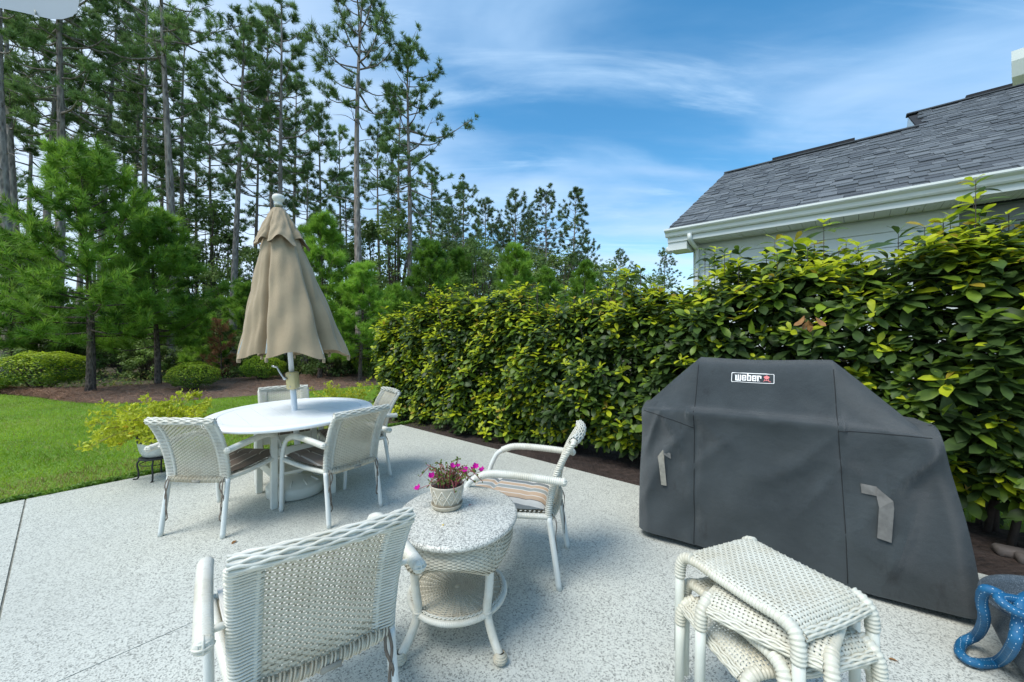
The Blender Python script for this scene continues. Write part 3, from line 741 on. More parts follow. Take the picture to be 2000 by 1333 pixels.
# ================================================================ HEDGE
hedge = tag(empty('hedge', (*(K + B_DIR * 3.5 + N_OUT * .8), 0)), 'tall clipped hedge of glossy leaves with yellow new growth beside the patio', 'hedge')
hgl = Vector(hedge.location)
def leaf_tmpl(L=1.0, W=.46, droop=.30, fold=.18, seg=4):
    vs, fs = [], []
    for i in range(seg + 1):
        s_ = (i / seg) ** .85; w = W * .5 * np.interp(s_, [0, .12, .35, .62, .82, .94, 1], [.07, .22, .72, 1, .86, .52, .06])
        x = s_ * L; zz_ = -droop * s_ * s_ * L
        vs += [(x, -w, zz_ + fold * w), (x, 0, zz_), (x, w, zz_ + fold * w)]
    for i in range(seg):
        b = i * 3; fs += [[b, b + 3, b + 4, b + 1], [b + 1, b + 4, b + 5, b + 2]]
    return np.array(vs), fs
LT, LF = leaf_tmpl()
def hedge_surface(n, depth_max):
    """points through the outer shell of the hedge with outward normals; b along it, phi round its section (0 = front bottom, 1 = back)"""
    b = rng.uniform(-1.62, 8.3, n); ph = rng.random(n) ** 1.0
    top = 1.80 + .29 * np.clip((b - 4.95) / 1.0, 0, 1) + .10 * np.sin(b * 1.7) + .07 * np.sin(b * 4.1 + 1) + .05 * np.sin(b * 9.0)
    # section: front face, rounded top, upper back
    o = np.where(ph < .58, .30 - .10 * np.sin(ph / .58 * math.pi), np.where(ph < .88, .30 + (ph - .58) / .30 * .88, 1.18 + .1 * (ph - .88)))
    zz_ = np.where(ph < .58, .20 + (top - .28) * (ph / .58), np.where(ph < .88, top - .10 * np.abs((ph - .73) / .15) ** 3, top - .2 - (ph - .88) / .12 * 1.4))
    o = o + .07 * np.sin(b * 3.3 + zz_ * 2) + .05 * np.sin(b * 7 - zz_ * 5)
    no = np.where(ph < .58, -1.0, np.where(ph < .88, (ph - .73) * 4, 1.0)); nz = np.where(ph < .5, .22, np.where(ph < .92, 1.2, .1))
    end = np.clip((-1.0 - b) / .6, 0, 1)                              # rounded near end
    o = o + end * .42 * np.where(ph < .58, 1, np.where(ph < .73, .5, -.3)); zz_ = np.where(end > 0, .25 + (zz_ - .25) * (1 - .10 * end), zz_)
    o = np.where((zz_ < .5), o + (.5 - zz_) * np.clip((b - 2.2) * .5, -.5, .5), o); zz_ = np.where(b > 4.6, np.maximum(zz_, .20 + .30 * rng.random(n) * np.clip(b - 4.6, 0, 1)), zz_); zz_ = np.where(b < 2.6, .08 + (zz_ - .2) * (1.86 / 1.74), zz_)                  # tucked in at the foot
    nrm = N_OUT[None] * no[:, None] - B_DIR[None] * (end * 1.4)[:, None]; nrm = np.concatenate([nrm, nz[:, None]], 1); nrm /= np.linalg.norm(nrm, axis=1, keepdims=True)
    q = np.concatenate([K + B_DIR * b[:, None] + N_OUT * o[:, None], zz_[:, None]], 1)
    dep = depth_max * rng.random(n) ** 1.5
    return q - nrm * dep[:, None], nrm, dep, ph, b
def rosettes(n, depth_max, young_p, dark=False, size=1.0, extra=None):
    q, nrm, dep, ph, b = hedge_surface(n, depth_max)
    if extra is not None: q, nrm, dep, ph, b = extra
    n = len(q)
    ax = nrm * .55 + np.array([0, 0, .85]) + rng.normal(0, .22, (n, 3)); ax /= np.linalg.norm(ax, axis=1, keepdims=True)
    fr_ = rot_to(ax); res = []
    isyoung = rng.random(n) < young_p(ph, dep, b); rsz = rng.uniform(.72, 1.25, n)
    per = 9
    for k in range(per):
        ring = 0 if k < 3 else (1 if k < 6 else 2)                     # 0 = tip pair, 2 = oldest
        az = k * 2.4 + rng.uniform(-.3, .3, n); el = np.array([.75, .35, .0])[ring] + rng.normal(0, .16, n)
        if ring == 0: el = np.where(isyoung, el * .8, el)
        ln = rsz * (1 + .14 * np.clip((b - 3) / 2, 0, 1)) * np.array([.078, .104, .118])[ring] * rng.uniform(.75, 1.2, n) * size
        d = np.stack([np.cos(az) * np.cos(el), np.sin(az) * np.cos(el), np.sin(el)], -1)
        d = np.einsum('nij,nj->ni', fr_, d)
        up = ax; y = np.cross(up, d); y /= np.linalg.norm(y, axis=1, keepdims=True) + 1e-9; z_ = np.cross(d, y)
        tw = rng.normal(0, .25, n)[:, None]; y2 = y * np.cos(tw) + z_ * np.sin(tw); z2 = -y * np.sin(tw) + z_ * np.cos(tw)
        Rm = np.stack([d, y2, z2], -1)
        base = q + ax * (np.array([.05, .02, -.02])[ring])
        r0 = rng.random(n)
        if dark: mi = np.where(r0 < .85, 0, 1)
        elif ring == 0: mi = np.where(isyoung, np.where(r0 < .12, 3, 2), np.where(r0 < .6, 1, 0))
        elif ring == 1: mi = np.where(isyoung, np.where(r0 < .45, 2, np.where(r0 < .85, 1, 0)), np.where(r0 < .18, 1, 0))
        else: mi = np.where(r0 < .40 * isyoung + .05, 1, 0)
        res.append((base, Rm, ln, mi, dep))
    return [np.concatenate(x) for x in zip(*res)]
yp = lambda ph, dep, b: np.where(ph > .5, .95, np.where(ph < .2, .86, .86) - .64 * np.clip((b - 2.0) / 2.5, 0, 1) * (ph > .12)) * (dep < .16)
L1 = rosettes(4300, .32, yp)
# a few long shoots standing above the top
nx = 260; q, nrm, dep, ph, b = hedge_surface(6000, 0); k_ = np.where((ph > .62) & (ph < .86))[0][:nx]
lift = rng.random(len(k_)) ** 2.2 * .30 + .02
L2 = rosettes(0, 0, lambda *a: np.full(len(k_), .95), extra=(q[k_] + np.array([0, 0, 1.0]) * lift[:, None], np.tile([0, 0, 1.0], (len(k_), 1)), dep[k_], ph[k_], b[k_]))
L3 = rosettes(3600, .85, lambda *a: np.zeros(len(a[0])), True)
pos, rot, ln, mi, dep = [np.concatenate(x) for x in zip(L1, L2, L3)]
hm = [M['h_old'], M['h_mid'], M['h_new'], M['h_gold']]
# the 300 leaves that show largest become parts of their own
dist = np.linalg.norm(pos - np.array([0, 0, CAM_H]), axis=1); inview = (pos[:, 1] > .4) & (np.abs(pos[:, 0] / pos[:, 1]) < 1.27) & (np.abs((pos[:, 2] - CAM_H) / pos[:, 1]) < .8)
score = ln / dist * inview * (dep < .06); pick = np.argsort(-score)[:300]
leaf_me = []
for k in range(4):
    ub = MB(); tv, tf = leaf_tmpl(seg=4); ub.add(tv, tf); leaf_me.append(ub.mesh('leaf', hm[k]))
for i in pick:
    o = link('leaf', leaf_me[mi[i]], hedge); mm = Matrix(rot[i].tolist()).to_4x4(); mm.translation = Vector(pos[i]) - hgl
    o.matrix_local = mm @ Matrix.Scale(float(ln[i]), 4)
keep = np.ones(len(pos), bool); keep[pick] = False
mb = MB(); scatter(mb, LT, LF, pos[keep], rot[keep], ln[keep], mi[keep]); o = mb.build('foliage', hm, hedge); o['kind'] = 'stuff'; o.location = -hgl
# stems: several from each plant, forking
mb = MB()
for b in np.arange(-.8, 8.4, .85):
    for k in range(4):
        c = K + B_DIR * (b + rng.normal(0, .07)) + N_OUT * (.82 + rng.normal(0, .07)); tip = K + B_DIR * (b + rng.normal(0, .35)) + N_OUT * (.82 + rng.normal(0, .3))
        pth = smooth_path([(*c, -.05), (*(c * .7 + tip * .3), .45), (*(c * .3 + tip * .7), 1.1), (*tip, 1.8)], 12); mb.tube(pth, np.linspace(.022, .006, 12), 6)
        for u in (3, 4, 6, 7):
            e = pth[u] + np.array([rng.normal(0, .28), rng.normal(0, .28), .35]); mb.tube([pth[u], (pth[u] + e) / 2 + np.array([0, 0, .03]), e], [.008, .006, .003], 5)
for i in range(len(k_)):
    t_ = q[k_[i]]; mb.tube([t_ - np.array([0, 0, .15]), t_ + np.array([0, 0, lift[i] + .05])], [.004, .0025], 4)
o = mb.build('stems', M['stem'], hedge); o['kind'] = 'stuff'; o.location = -hgl
# a withered spray on the face of the hedge
c = np.array(P(1578, 622, 2.95)); mb = MB(); n = 9
d = np.stack([rng.normal(0, .5, n), rng.normal(0, .3, n), -np.ones(n) * .9], -1); Rm = rot_to(d); Rm = Rm[:, :, [2, 0, 1]]
scatter(mb, LT, LF, c + rng.normal(0, .025, (n, 3)), Rm, rng.uniform(.05, .10, n)); o = mb.build('withered_spray', M['h_brown'], hedge); o['kind'] = 'stuff'; o.location = -hgl
# edging stone, soaker pipe
for (x, y, L, rz) in ((1988, 1082, .10, -.5), (2040, 1102, .11, -.6)):
    c = G(x, y, .0); mb = MB(); mb.box((0, 0, 0), (L, .045, .028), None, 0, .012); o = mb.build('edging_stone', M['brick']); o.location = (c.x, c.y, .0); o.rotation_euler = (.06, .04, rz)
    tag(o, 'reddish edging stone in the dark mulch ' + ('behind the grey pot' if x < 2020 else 'at the end of the edging, beside another stone'), 'stone')
pts = [P(1915, 927, 3.1), P(1945, 925, 2.95), P(1980, 932, 2.75), P(2040, 940, 2.5)]
mb = MB(); mb.tube(smooth_path(pts, 24), .018, 8); p_ = np.array(P(1958, 927, 2.86)); mb.tube([p_ - np.array([.02, -.03, 0]), p_ + np.array([.02, -.03, 0])], .026, 8)
tag(mb.build('irrigation_pipe', M['pipe']), 'thin grey pipe with a coupling, running through the lower hedge', 'pipe')
# ================================================================ FURNITURE
V3 = lambda *a: np.array(a, float)
# ---- wicker armchair, built once; local +y is the way it faces
prof_yz = smooth_path([(0, -.290, 0), (0, -.262, .2), (0, -.232, .38), (0, -.236, .48), (0, -.262, .60), (0, -.305, .72), (0, -.370, .835)], 60)
yz = lambda z: np.interp(z, prof_yz[:, 2], prof_yz[:, 1])
cx_ = lambda z: .213 + .012 * np.clip((z - .4) / .4, 0, 1)
def make_chair():
    ch = empty('wicker_armchair')
    for s in (-1, 1):
        mb = MB(); q = smooth_path([(s * .222, -.290, 0), (s * .217, -.262, .2), (s * .213, -.232, .40)], 14); mb.tube(q, .0165, 12); mb.build('leg', M['frame'], ch)
        mb = MB(); q = smooth_path([(s * .272, .275, .0), (s * .274, .262, .2), (s * .276, .255, .36), (s * .277, .245, .47), (s * .279, .20, .575), (s * .280, .155, .612)], 26); mb.tube(q, .0165, 12); mb.build('leg', M['frame'], ch)
        mb = MB(); arm = [(s * .280, .160, .610), (s * .281, .09, .638), (s * .282, .0, .645), (s * .282, -.15, .640), (s * .280, -.318, .628)]
        coil(mb, arm, .0215, .0110, 10, amp=.28)
        ee = np.linspace(0, 1, 7); mb.tube(np.stack([np.full(7, s * .280), -.316 - .017 * ee, np.full(7, .628)], -1), .0235 * np.sqrt(1 - .97 * ee ** 3), 12)
        for k in (-1, 0, 1):
            th_ = np.linspace(-1.5, 1.5, 9)
            mb.tube(np.stack([np.full(9, s * .280 + k * .011), -.314 - .021 * np.cos(th_) * (1 - .25 * k * k), .628 + .0225 * np.sin(th_) * (1 - .2 * k * k)], -1), .0038, 5); mb.tube(np.stack([s * .280 + .0225 * np.sin(th_) * (1 - .2 * k * k), -.3155 - .021 * np.cos(th_) * (1 - .25 * k * k), np.full(9, .628 + k * .011)], -1), .0034, 5)
        mb.tube([(s * .280, -.268, .630), (s * .222, -.262, .628)], .010, 8)
        mb.build('armrest', M['wicker'], ch)
        mb = MB(); coil(mb, [(s * .213, -.232, .40), (s * .24, .0, .402), (s * .268, .252, .425)], .0165, .0085, 9); mb.build('seat_rail', M['wicker'], ch)
        # back upright with its loops of strand to an inner stake
        mb = MB(); zs = np.linspace(.385, .835, 30); mb.tube(np.stack([s * cx_(zs), yz(zs), zs], -1), .013, 8)
        xi = .168; mb.tube(np.stack([np.full_like(zs, s * xi), yz(zs) - .012 * (1 - (xi / .23) ** 2) * 3 * 0 - .004, zs], -1)[:-2], .0075, 6)
        a = np.linspace(0, 2 * math.pi, 14, endpoint=False)
        for z in np.arange(.405, .822, .0112):
            y0 = yz(z); x0, x1 = s * xi, s * cx_(z); cxm, hx = (x0 + x1) / 2, abs(x1 - x0) / 2
            px_ = cxm + s * np.sign(np.cos(a)) * (hx - .002) * np.abs(np.cos(a)) ** .35 + s * .016 * np.cos(a)
            rad = np.where(np.cos(a) > 0, .0165, .0105)
            lp = np.stack([px_, y0 + rad * np.sin(a), np.full_like(a, z) + .004 * np.cos(a) * rng.uniform(.4, 1.4)], -1)
            mb.tube(lp, .0047, 5, closed=True, flat=.85)
        mb.build('back_post', M['wicker'], ch)
    mb = MB(); braid(mb, [(-.232, yz(.835) + .004, .838), (-.12, yz(.835) - .016, .842), (0, yz(.835) - .022, .843), (.12, yz(.835) - .016, .842), (.232, yz(.835) + .004, .838)], .0215, 12, .075, .0050); mb.build('top_rail', M['wicker'], ch)
    fn = lambda u, v: np.stack([(u - .5) * .335, yz(.405 + v * .415) - .020 * (1 - ((u - .5) * 2) ** 2), .405 + v * .415], -1)
    mb = MB(); S1 = surf(fn); weave(mb, lambda u, v: (lambda p, n, a, b: (p, -n, a, b))(*S1(u, v)), 20, 39, .0064, .0101, .0031); mb.build('back_panel', M['wicker_cream'], ch)
    mb = MB(); x = np.linspace(-.205, .205, 9); q = np.stack([x, np.full_like(x, -.236) - .018 * (1 - (x / .21) ** 2), np.full_like(x, .392)], -1); mb.tube(q, .0155, 10)
    for xx in np.arange(-.19, .195, .027):
        for o in (-.005, .005):
            yb = -.236 - .018 * (1 - (xx / .21) ** 2); a = np.linspace(0, 2 * math.pi, 12, endpoint=False)
            mb.tube(np.stack([xx + o + .006 * np.sin(a), yb + .0185 * np.cos(a), .396 + .021 * np.sin(a)], -1), .0034, 4, closed=True)
    mb.build('lower_back_rail', M['wicker_cream'], ch)
    mb = MB(); mb.box((.02, -.276, .388), (.03, .004, .010), None, 0, .003); mb.build('name_plate', M['strap'], ch)
    mb = MB(); coil(mb, [(-.268, .252, .425), (0, .262, .428), (.268, .252, .425)], .0165, .0085, 9); mb.build('front_rail', M['wicker'], ch)
    fn2 = lambda u, v: np.stack([(u - .5) * (.40 + .12 * v), -.22 + v * .46, .402 + .022 * v - .012 * np.sin(v * math.pi)], -1)
    mb = MB(); weave(mb, surf(fn2), 16, 18, .013, .014, .003); mb.build('seat', M['wicker_cream'], ch)
    return ch
def make_cushion(mat):
    cu = empty('seat_cushion'); mb = MB(); n = 22
    U, Vv = np.meshgrid(np.linspace(0, 1, n), np.linspace(0, 1, n), indexing='ij')
    w = .205 + .045 * Vv; X = (U - .5) * 2 * w; Y = -.205 + Vv * .465
    ed = (1 - np.abs(U * 2 - 1) ** 6) * (1 - np.abs(Vv * 2 - 1) ** 6)
    th = .034 * np.clip(ed, 0, 1) ** .55
    for cu_ in (.26, .72): th *= 1 - .5 * np.exp(-((Vv - cu_) / .02) ** 2)
    Z = .432 + .022 * Vv - .006 * np.sin(Vv * math.pi)
    mb.grid(np.stack([X, Y, Z + th + .002], -1)); mb.grid(np.stack([X, Y, Z - th * .45], -1)[:, ::-1])
    mb.build('pad', mat, cu)
    mb = MB(); u = np.linspace(0, 2 * math.pi, 64, endpoint=False)
    sq = lambda c: np.sign(c) * np.abs(c) ** .32
    vv = (sq(np.sin(u)) + 1) / 2; uu = sq(np.cos(u)); mb.tube(np.stack([uu * (.205 + .045 * vv), -.205 + vv * .465, .432 + .022 * vv - .006 * np.sin(vv * math.pi)], -1), .0045, 5, closed=True); mb.build('piping', mat, cu)
    for s in (-1, 1):
        for k, dz in ((0, .0), (1, -.07)):
            mb = MB(); q = smooth_path([(s * .19, -.205, .43), (s * .196, -.238, .425), (s * (.205 - .02 * k), -.272, .36), (s * (.20 + .012 * k), -.268, .28 + dz * .3), (s * (.196 - .01 * k), -.275, .20 + dz), (s * (.205 + .008 * k), -.27, .13 + dz * .4)], 22)
            mb.tube(q, .0050, 4, flat=.35, up=(0, 1, 0)); mb.build('tie', M['tie'], cu)
    return cu
spots = [  # rear-leg midpoint, facing, label, cushion
    ((-2.17, 2.70), (.06, 1.0), 'white wicker armchair at the left of the oval table, beside the potted lantana', 0, 'brown striped cushion on the armchair beside the potted lantana'),
    ((-1.177, 3.01), (-.83, .556), 'white wicker armchair between the oval table and the round side table', 1, 'faded grey striped cushion on the armchair at the near side of the table'),
    ((-2.42, 4.24), (.57, -.82), 'white wicker armchair behind the umbrella pole, its back showing over the oval table', 1, 'brown striped cushion showing under the table on the chair behind the umbrella pole'),
    ((-1.32, 4.06), (-.80, -.60), 'white wicker armchair at the far end of the oval table, nearest the hedge corner', 1, 'dark striped cushion on the chair nearest the hedge corner'),
    ((.30, 2.347), (-.972, .235), 'white wicker armchair seen from the side in front of the hedge, striped cushion on it', 2, 'clean tan, grey and white striped cushion on the chair in front of the hedge'),
    ((-.548, 1.165), (-.6, .8), 'large white wicker armchair seen from behind, nearest the camera, beside the round side table', 2, 'striped cushion on the armchair with its back to the camera, mostly hidden, ties hanging'),
]
proto = make_chair(); cprot = {}
for i, (mid, f, lab, ck, clab) in enumerate(spots):
    f = np.array(f) / np.linalg.norm(f); o_ = np.array(mid) + .285 * f; rz = math.atan2(-f[0], f[1])
    c = proto if i == 0 else copy_tree(proto)
    c.location = (*o_, 0); c.rotation_euler = (0, 0, rz); c.scale = (1, 1, .955); tag(c, lab, 'chair', 'white wicker armchairs')
    key = ('stripe_pale' if i == 5 else 'stripe') if ck == 2 else 'stripe_dark'
    if key not in cprot: cu = cprot[key] = make_cushion(M[key])
    else: cu = copy_tree(cprot[key])
    cu.location = (*o_, 0); cu.rotation_euler = (0, 0, rz); cu.scale = (1, 1, .955); tag(cu, clab, 'cushion', 'seat cushions on the wicker armchairs')

# ---- oval dining table with planked top
TC = V3(-1.885, 3.47, 0); TZ = .72; ax1 = V3(.0909, -.9959); ax2 = V3(.9959, .0909); AA, BB = .755, .625
table = tag(empty('dining_table', TC), 'oval white slatted dining table with the closed umbrella through its middle', 'table')
def ell(k, n=96): a = np.arange(n) * 2 * math.pi / n; return np.cos(a)[:, None] * ax1 * AA * k + np.sin(a)[:, None] * ax2 * BB * k
mb = MB(); rings = [(.84, TZ - .020), (.84, TZ - .001), (.845, TZ), (.975, TZ), (.995, TZ - .006), (1.0, TZ - .016), (.995, TZ - .028), (.96, TZ - .036), (.84, TZ - .034)]
V = np.stack([np.concatenate([ell(k), np.full((96, 1), z)], 1) for k, z in rings], 0); mb.grid(V[:, ::-1], closed_v=True); mb.grid(np.stack([V[-1], V[0]])[:, ::-1], closed_v=True); mb.build('table_rim', M['plastic'], table)
dirp = V3(.68, -.733); dirp /= np.linalg.norm(dirp); nrp = V3(-dirp[1], dirp[0]); inner = ell(.836, 240)
s_in = inner @ nrp; wpl = .138; k0 = math.floor(s_in.min() / wpl)
def clip_half(poly, n, d):      # keep n.p <= d
    res = []
    for i in range(len(poly)):
        a, b = poly[i], poly[(i + 1) % len(poly)]; fa, fb = a @ n - d, b @ n - d
        if fa <= 0: res.append(a)
        if fa * fb < 0: res.append(a + (b - a) * fa / (fa - fb))
    return res
hole = .03
for k in range(k0 + 0, int(math.ceil(s_in.max() / wpl))):
    lo, hi = (k + .06) * wpl + .0012, (k + 1.06) * wpl - .0012
    pg = clip_half(clip_half([p for p in inner], nrp, hi), -nrp, -lo)
    if len(pg) < 3: continue
    mb = MB(); mb.prism([tuple(p) for p in pg], TZ - .024, TZ - .0015); mb.build('plank', M['plastic'], table, smooth=False)
uu, vv = V3(.705, .709), V3(-.709, .705); hs = .225
for a in (-1, 1):
    for b in (-1, 1):
        c = uu * a * hs + vv * b * hs; mb = MB(); mb.box((*c, .343), (.024, .024, .343), Matrix.Rotation(math.atan2(uu[1], uu[0]), 3, 'Z'), 0, .004); mb.build('leg', M['cream_plastic'], table, smooth=False)
MU, MV = Matrix.Rotation(math.atan2(uu[1], uu[0]), 3, 'Z'), Matrix.Rotation(math.atan2(vv[1], vv[0]), 3, 'Z')
for z, nm in ((.655, 'apron'), (.44, 'stretcher')):
    for s in (-1, 1):
        c = vv * s * hs; mb = MB(); mb.box((*c, z), (hs - .026, .014, .035 if z > .5 else .03), MU, 0, .003); mb.build(nm, M['cream_plastic'], table, smooth=False)
        c = uu * s * hs; mb = MB(); mb.box((*c, z - .002 if z > .5 else .27), (hs - .026, .014, .035), MV, 0, .003); mb.build(nm, M['cream_plastic'], table, smooth=False)
mb = MB()
for k in range(6): mb.box((*(vv * (-.19 + k * .076)), .255), (hs - .03, .033, .011), MU, 0, .003)
mb.build('shelf', M['cream_plastic'], table, smooth=False)

# ---- umbrella: stand, pole, crank, drooping canopy with vent
base = tag(empty('umbrella_base', TC), 'round cream umbrella base standing under the oval table', 'umbrella base')
mb = MB(); mb.lathe([(.0, 0.004), (.205, .004), (.222, .015), (.225, .085), (.215, .10), (.20, .105), (.195, .112), (.12, .15), (.05, .17), (.034, .18), (.032, .24), (0.026, .242)], 48); mb.build('drum', M['cream_plastic'], base)
for k in range(10):
    mb = MB(); a = k * math.pi / 5; mb.box((.165 * math.cos(a), .165 * math.sin(a), .125), (.035, .006, .012), Matrix.Rotation(a, 3, 'Z') @ Matrix.Rotation(.48, 3, 'Y'), 0, .003); mb.build('rib', M['cream_plastic'], base)
umb = tag(empty('patio_umbrella', TC), 'closed beige patio umbrella leaning slightly over the oval table', 'umbrella')
foot, top = V3(0.035, 0.0, .18), V3(-.150, .0, 2.50); axv = (top - foot) / np.linalg.norm(top - foot)
def along(z): return foot + axv * ((z - foot[2]) / axv[2])
mb = MB(); mb.tube([foot, along(.70), along(1.0)], .024, 16); mb.tube([along(1.0), along(1.8), along(2.46)], .021, 16); mb.build('pole', M['pole'], umb)
mb = MB(); c = along(.98); tilt = Matrix.Rotation(-.07, 3, 'Y'); mb.box(c + V3(.01, -.012, 0), (.040, .045, .075), tilt, 0, .012); mb.build('crank_box', M['beige_plastic'], umb)
mb = MB(); mb.tube([c + V3(-.02, -.055, .02), c + V3(-.025, -.085, .022)], .013, 8); mb.tube(smooth_path([c + V3(-.025, -.08, .022), c + V3(-.06, -.085, .075), c + V3(-.085, -.085, .125)], 8), .0075, 6); mb.tube([c + V3(-.085, -.085, .122), c + V3(-.125, -.09, .13)], .009, 8); mb.build('crank_handle', M['metal'], umb)
mb = MB()
for dz in (-.05, .05): mb.tube([c + V3(.012, -.056, dz), c + V3(.012, -.0595, dz)], .005, 8)
mb.build('screw', M['metal'], umb)
mb = MB(); pf = [(.001, -.06), (.03, -.06), (.034, -.05), (.027, -.035), (.030, -.028), (.044, -.012), (.05, .006), (.046, .022), (.034, .034), (.015, .038), (.001, .039)]; mb.lathe(pf, 24, top + V3(0, 0, .06)); mb.build('finial', M['cream_plastic'], umb)
ribang = [R(a) for a in (230, 272, 327, 22, 74, 119, 159, 195)]
def canopy(z0, z1, r0, r1, pw, fold0, fold1, nz, hem, seed, nphi=200):
    """draped cloth between the ribs: z0 top to z1 bottom hem; folds deepen downwards"""
    rg = np.random.default_rng(seed); ph = np.arange(nphi) * 2 * math.pi / nphi; rb = np.sort(np.array(ribang) % (2 * math.pi))
    idx = np.searchsorted(rb, ph, side='right') - 1; a0 = rb[idx]; a1 = np.where(idx == len(rb) - 1, rb[0] + 2 * math.pi, rb[(idx + 1) % len(rb)]); a0 = np.where(idx < 0, rb[-1] - 2 * math.pi, a0); a1 = np.where(idx < 0, rb[0], a1)
    s = (ph - a0) / (a1 - a0); pan = idx % len(rb); vc = np.array([.5, .45, .5, .5, .5, .76, .10, .24]); dmul = np.array([1, 1, 1, 1, 1, 1.35, .12, 1.15])[pan]; wv_ = np.array([.15, .15, .15, .15, .15, .17, .1, .17])[pan]
    dep = rg.uniform(.85, 1.15, len(rb))[pan] * dmul; sk = rg.uniform(-.18, .18, len(rb))[pan]
    V = np.zeros((nz, nphi, 3))
    for i in range(nz):
        t = i / (nz - 1); r = r0 + (r1 - r0) * t ** pw; fo = (fold0 + (fold1 - fold0) * t) * dep
        ss = np.clip(s + sk * np.sin(s * math.pi) * .8, 0, 1)
        valley = 1.05 * np.exp(-((s - vc[pan]) / wv_) ** 2) * np.sin(s * math.pi) ** .6 + .30 * np.sin(s * math.pi) ** 1.3 - .05 * np.sin(ss * math.pi * 4) ** 2
        rr = r * (1 - fo * valley) + .005 * np.sin(ph * 17 + t * 9) * t + r * .035 * np.sin(ph * 7 + t * 11 + 1.3) * np.sin(t * 8 + ph) + r * .05 * np.exp(-((t - .16 - .04 * np.sin(ph * 6)) / .05) ** 2) * np.sin(ph * 11)
        rr = np.maximum(rr, .026)
        z = z0 + (z1 - z0) * t + hem * t * t * np.sin(s * math.pi) ** 2 + .012 * np.sin(ph * 5 + 2) * t
        wr = .006 * np.exp(-((t - .14) / .07) ** 2) * np.sin(ph * 9 + t * 40)
        V[i] = np.stack([foot[0] + axv[0] * (z - foot[2]) / axv[2] + .04 * t * (nz > 30) + (rr + wr) * np.cos(ph), foot[1] + (rr + wr) * np.sin(ph), z], -1)
    return V
Vc = canopy(2.36, 1.185, .085, .432, .92, .04, .46, 44, .05, 4)
mb = MB(); mb.grid(Vc[::-1], closed_v=True); inn = Vc.copy(); cxs = foot[0] + axv[0] * (inn[..., 2] - foot[2]) / axv[2]; inn[..., 0] = cxs + (inn[..., 0] - cxs) * .985; inn[..., 1] *= .985
mb.grid(inn, closed_v=True); mb.grid(np.stack([Vc[-1], inn[-1]])[::-1], closed_v=True); mb.build('canopy', M['canvas'], umb)
Vt = canopy(2.475, 2.13, .042, .215, .85, .02, .30, 18, .07, 9)
mb = MB(); mb.grid(Vt[::-1], closed_v=True); inn = Vt.copy(); cxs = foot[0] + axv[0] * (inn[..., 2] - foot[2]) / axv[2]; inn[..., 0] = cxs + (inn[..., 0] - cxs) * .97; inn[..., 1] *= .97; mb.grid(inn, closed_v=True); mb.build('vent', M['canvas'], umb)
for a in ribang:                                                     # rib ends in their pockets, ribs up to the hub
    j = int(round((a % (2 * math.pi)) / (2 * math.pi) * 200)) % 200; e = Vc[-1, j]; cz = V3(foot[0] + axv[0] * (e[2] - foot[2]) / axv[2], foot[1], 0)
    mb = MB(); hub = along(2.30); q = [hub + (e - hub) * u_ * V3(1, 1, 1) * .965 + V3(0, 0, .0) for u_ in (.05, .5, 1.0)]; mb.tube(q, .0065, 5); mb.build('rib', M['frame'], umb)
    mb = MB(); d = e - cz; d[2] = 0; d /= np.linalg.norm(d); mb.box(e - d * .012 + V3(0, 0, -.012), (.014, .008, .02), Matrix.Rotation(math.atan2(d[1], d[0]), 3, 'Z'), 0, .004); mb.build('rib_tip', M['canvas'], umb)

# ---- round wicker side table with granite top
CT = V3(-.256, 1.888, 0)
side = tag(empty('side_table', CT), 'round wicker side table with speckled granite top, holding the flower pot', 'side table')
mb = MB(); pf = [(.0001, .503), (.93, .503), (.985, .507), (1.0, .517), (.985, .527), (.95, .531), (.0001, .531)]
a = np.arange(80) * 2 * math.pi / 80
V = np.array([[(math.cos(t) * r * .282, math.sin(t) * r * .338, z) for r, z in pf] for t in a]); mb.grid(V, closed_u=True); mb.build('stone_top', M['granite'], side)
SXX, SYY = .235, .285
legp = [(-.16, -.185), (.16, -.185), (.16, .19), (-.16, .19)]; lega = np.array([math.atan2(y / SYY, x / SXX) for x, y in legp]) % (2 * math.pi)
def ap_bottom(ph):
    d = np.min(np.abs((ph[..., None] - lega + math.pi) % (2 * math.pi) - math.pi), -1); return .345 + .062 * np.clip(np.sin(np.clip(d / .72, 0, 1) * math.pi / 2), 0, 1) ** 1.2
def ap(u, v):
    ph = u * 2 * math.pi; zb = ap_bottom(ph); z = .500 - (.500 - zb) * v; bul = 1 + .10 * np.sin(v * math.pi * .75) - .10 * np.clip((v - .7) / .3, 0, 1) ** 2
    return np.stack([SXX * bul * np.cos(ph), SYY * bul * np.sin(ph), z], -1)
mb = MB(); S0 = surf(ap); weave(mb, lambda u, v: (lambda p, n, a, b: (p, n, a, b))(*S0(u, v)), 88, 18, .0066, .0076, .0026); mb.build('apron', M['wicker_cream'], side)
mb = MB(); u = np.linspace(0, 1, 160, endpoint=False)
for k in range(3):
    q = ap(u, np.full_like(u, 1.0)); q[:, 2] += .004 * np.sin(u * 240 + k * 2.1); q[:, :2] *= 1 + .008 * np.cos(u * 240 + k * 2.1)[:, None]; mb.tube(q, .0042, 4, closed=True)
mb.build('apron_edging', M['wicker_cream'], side)
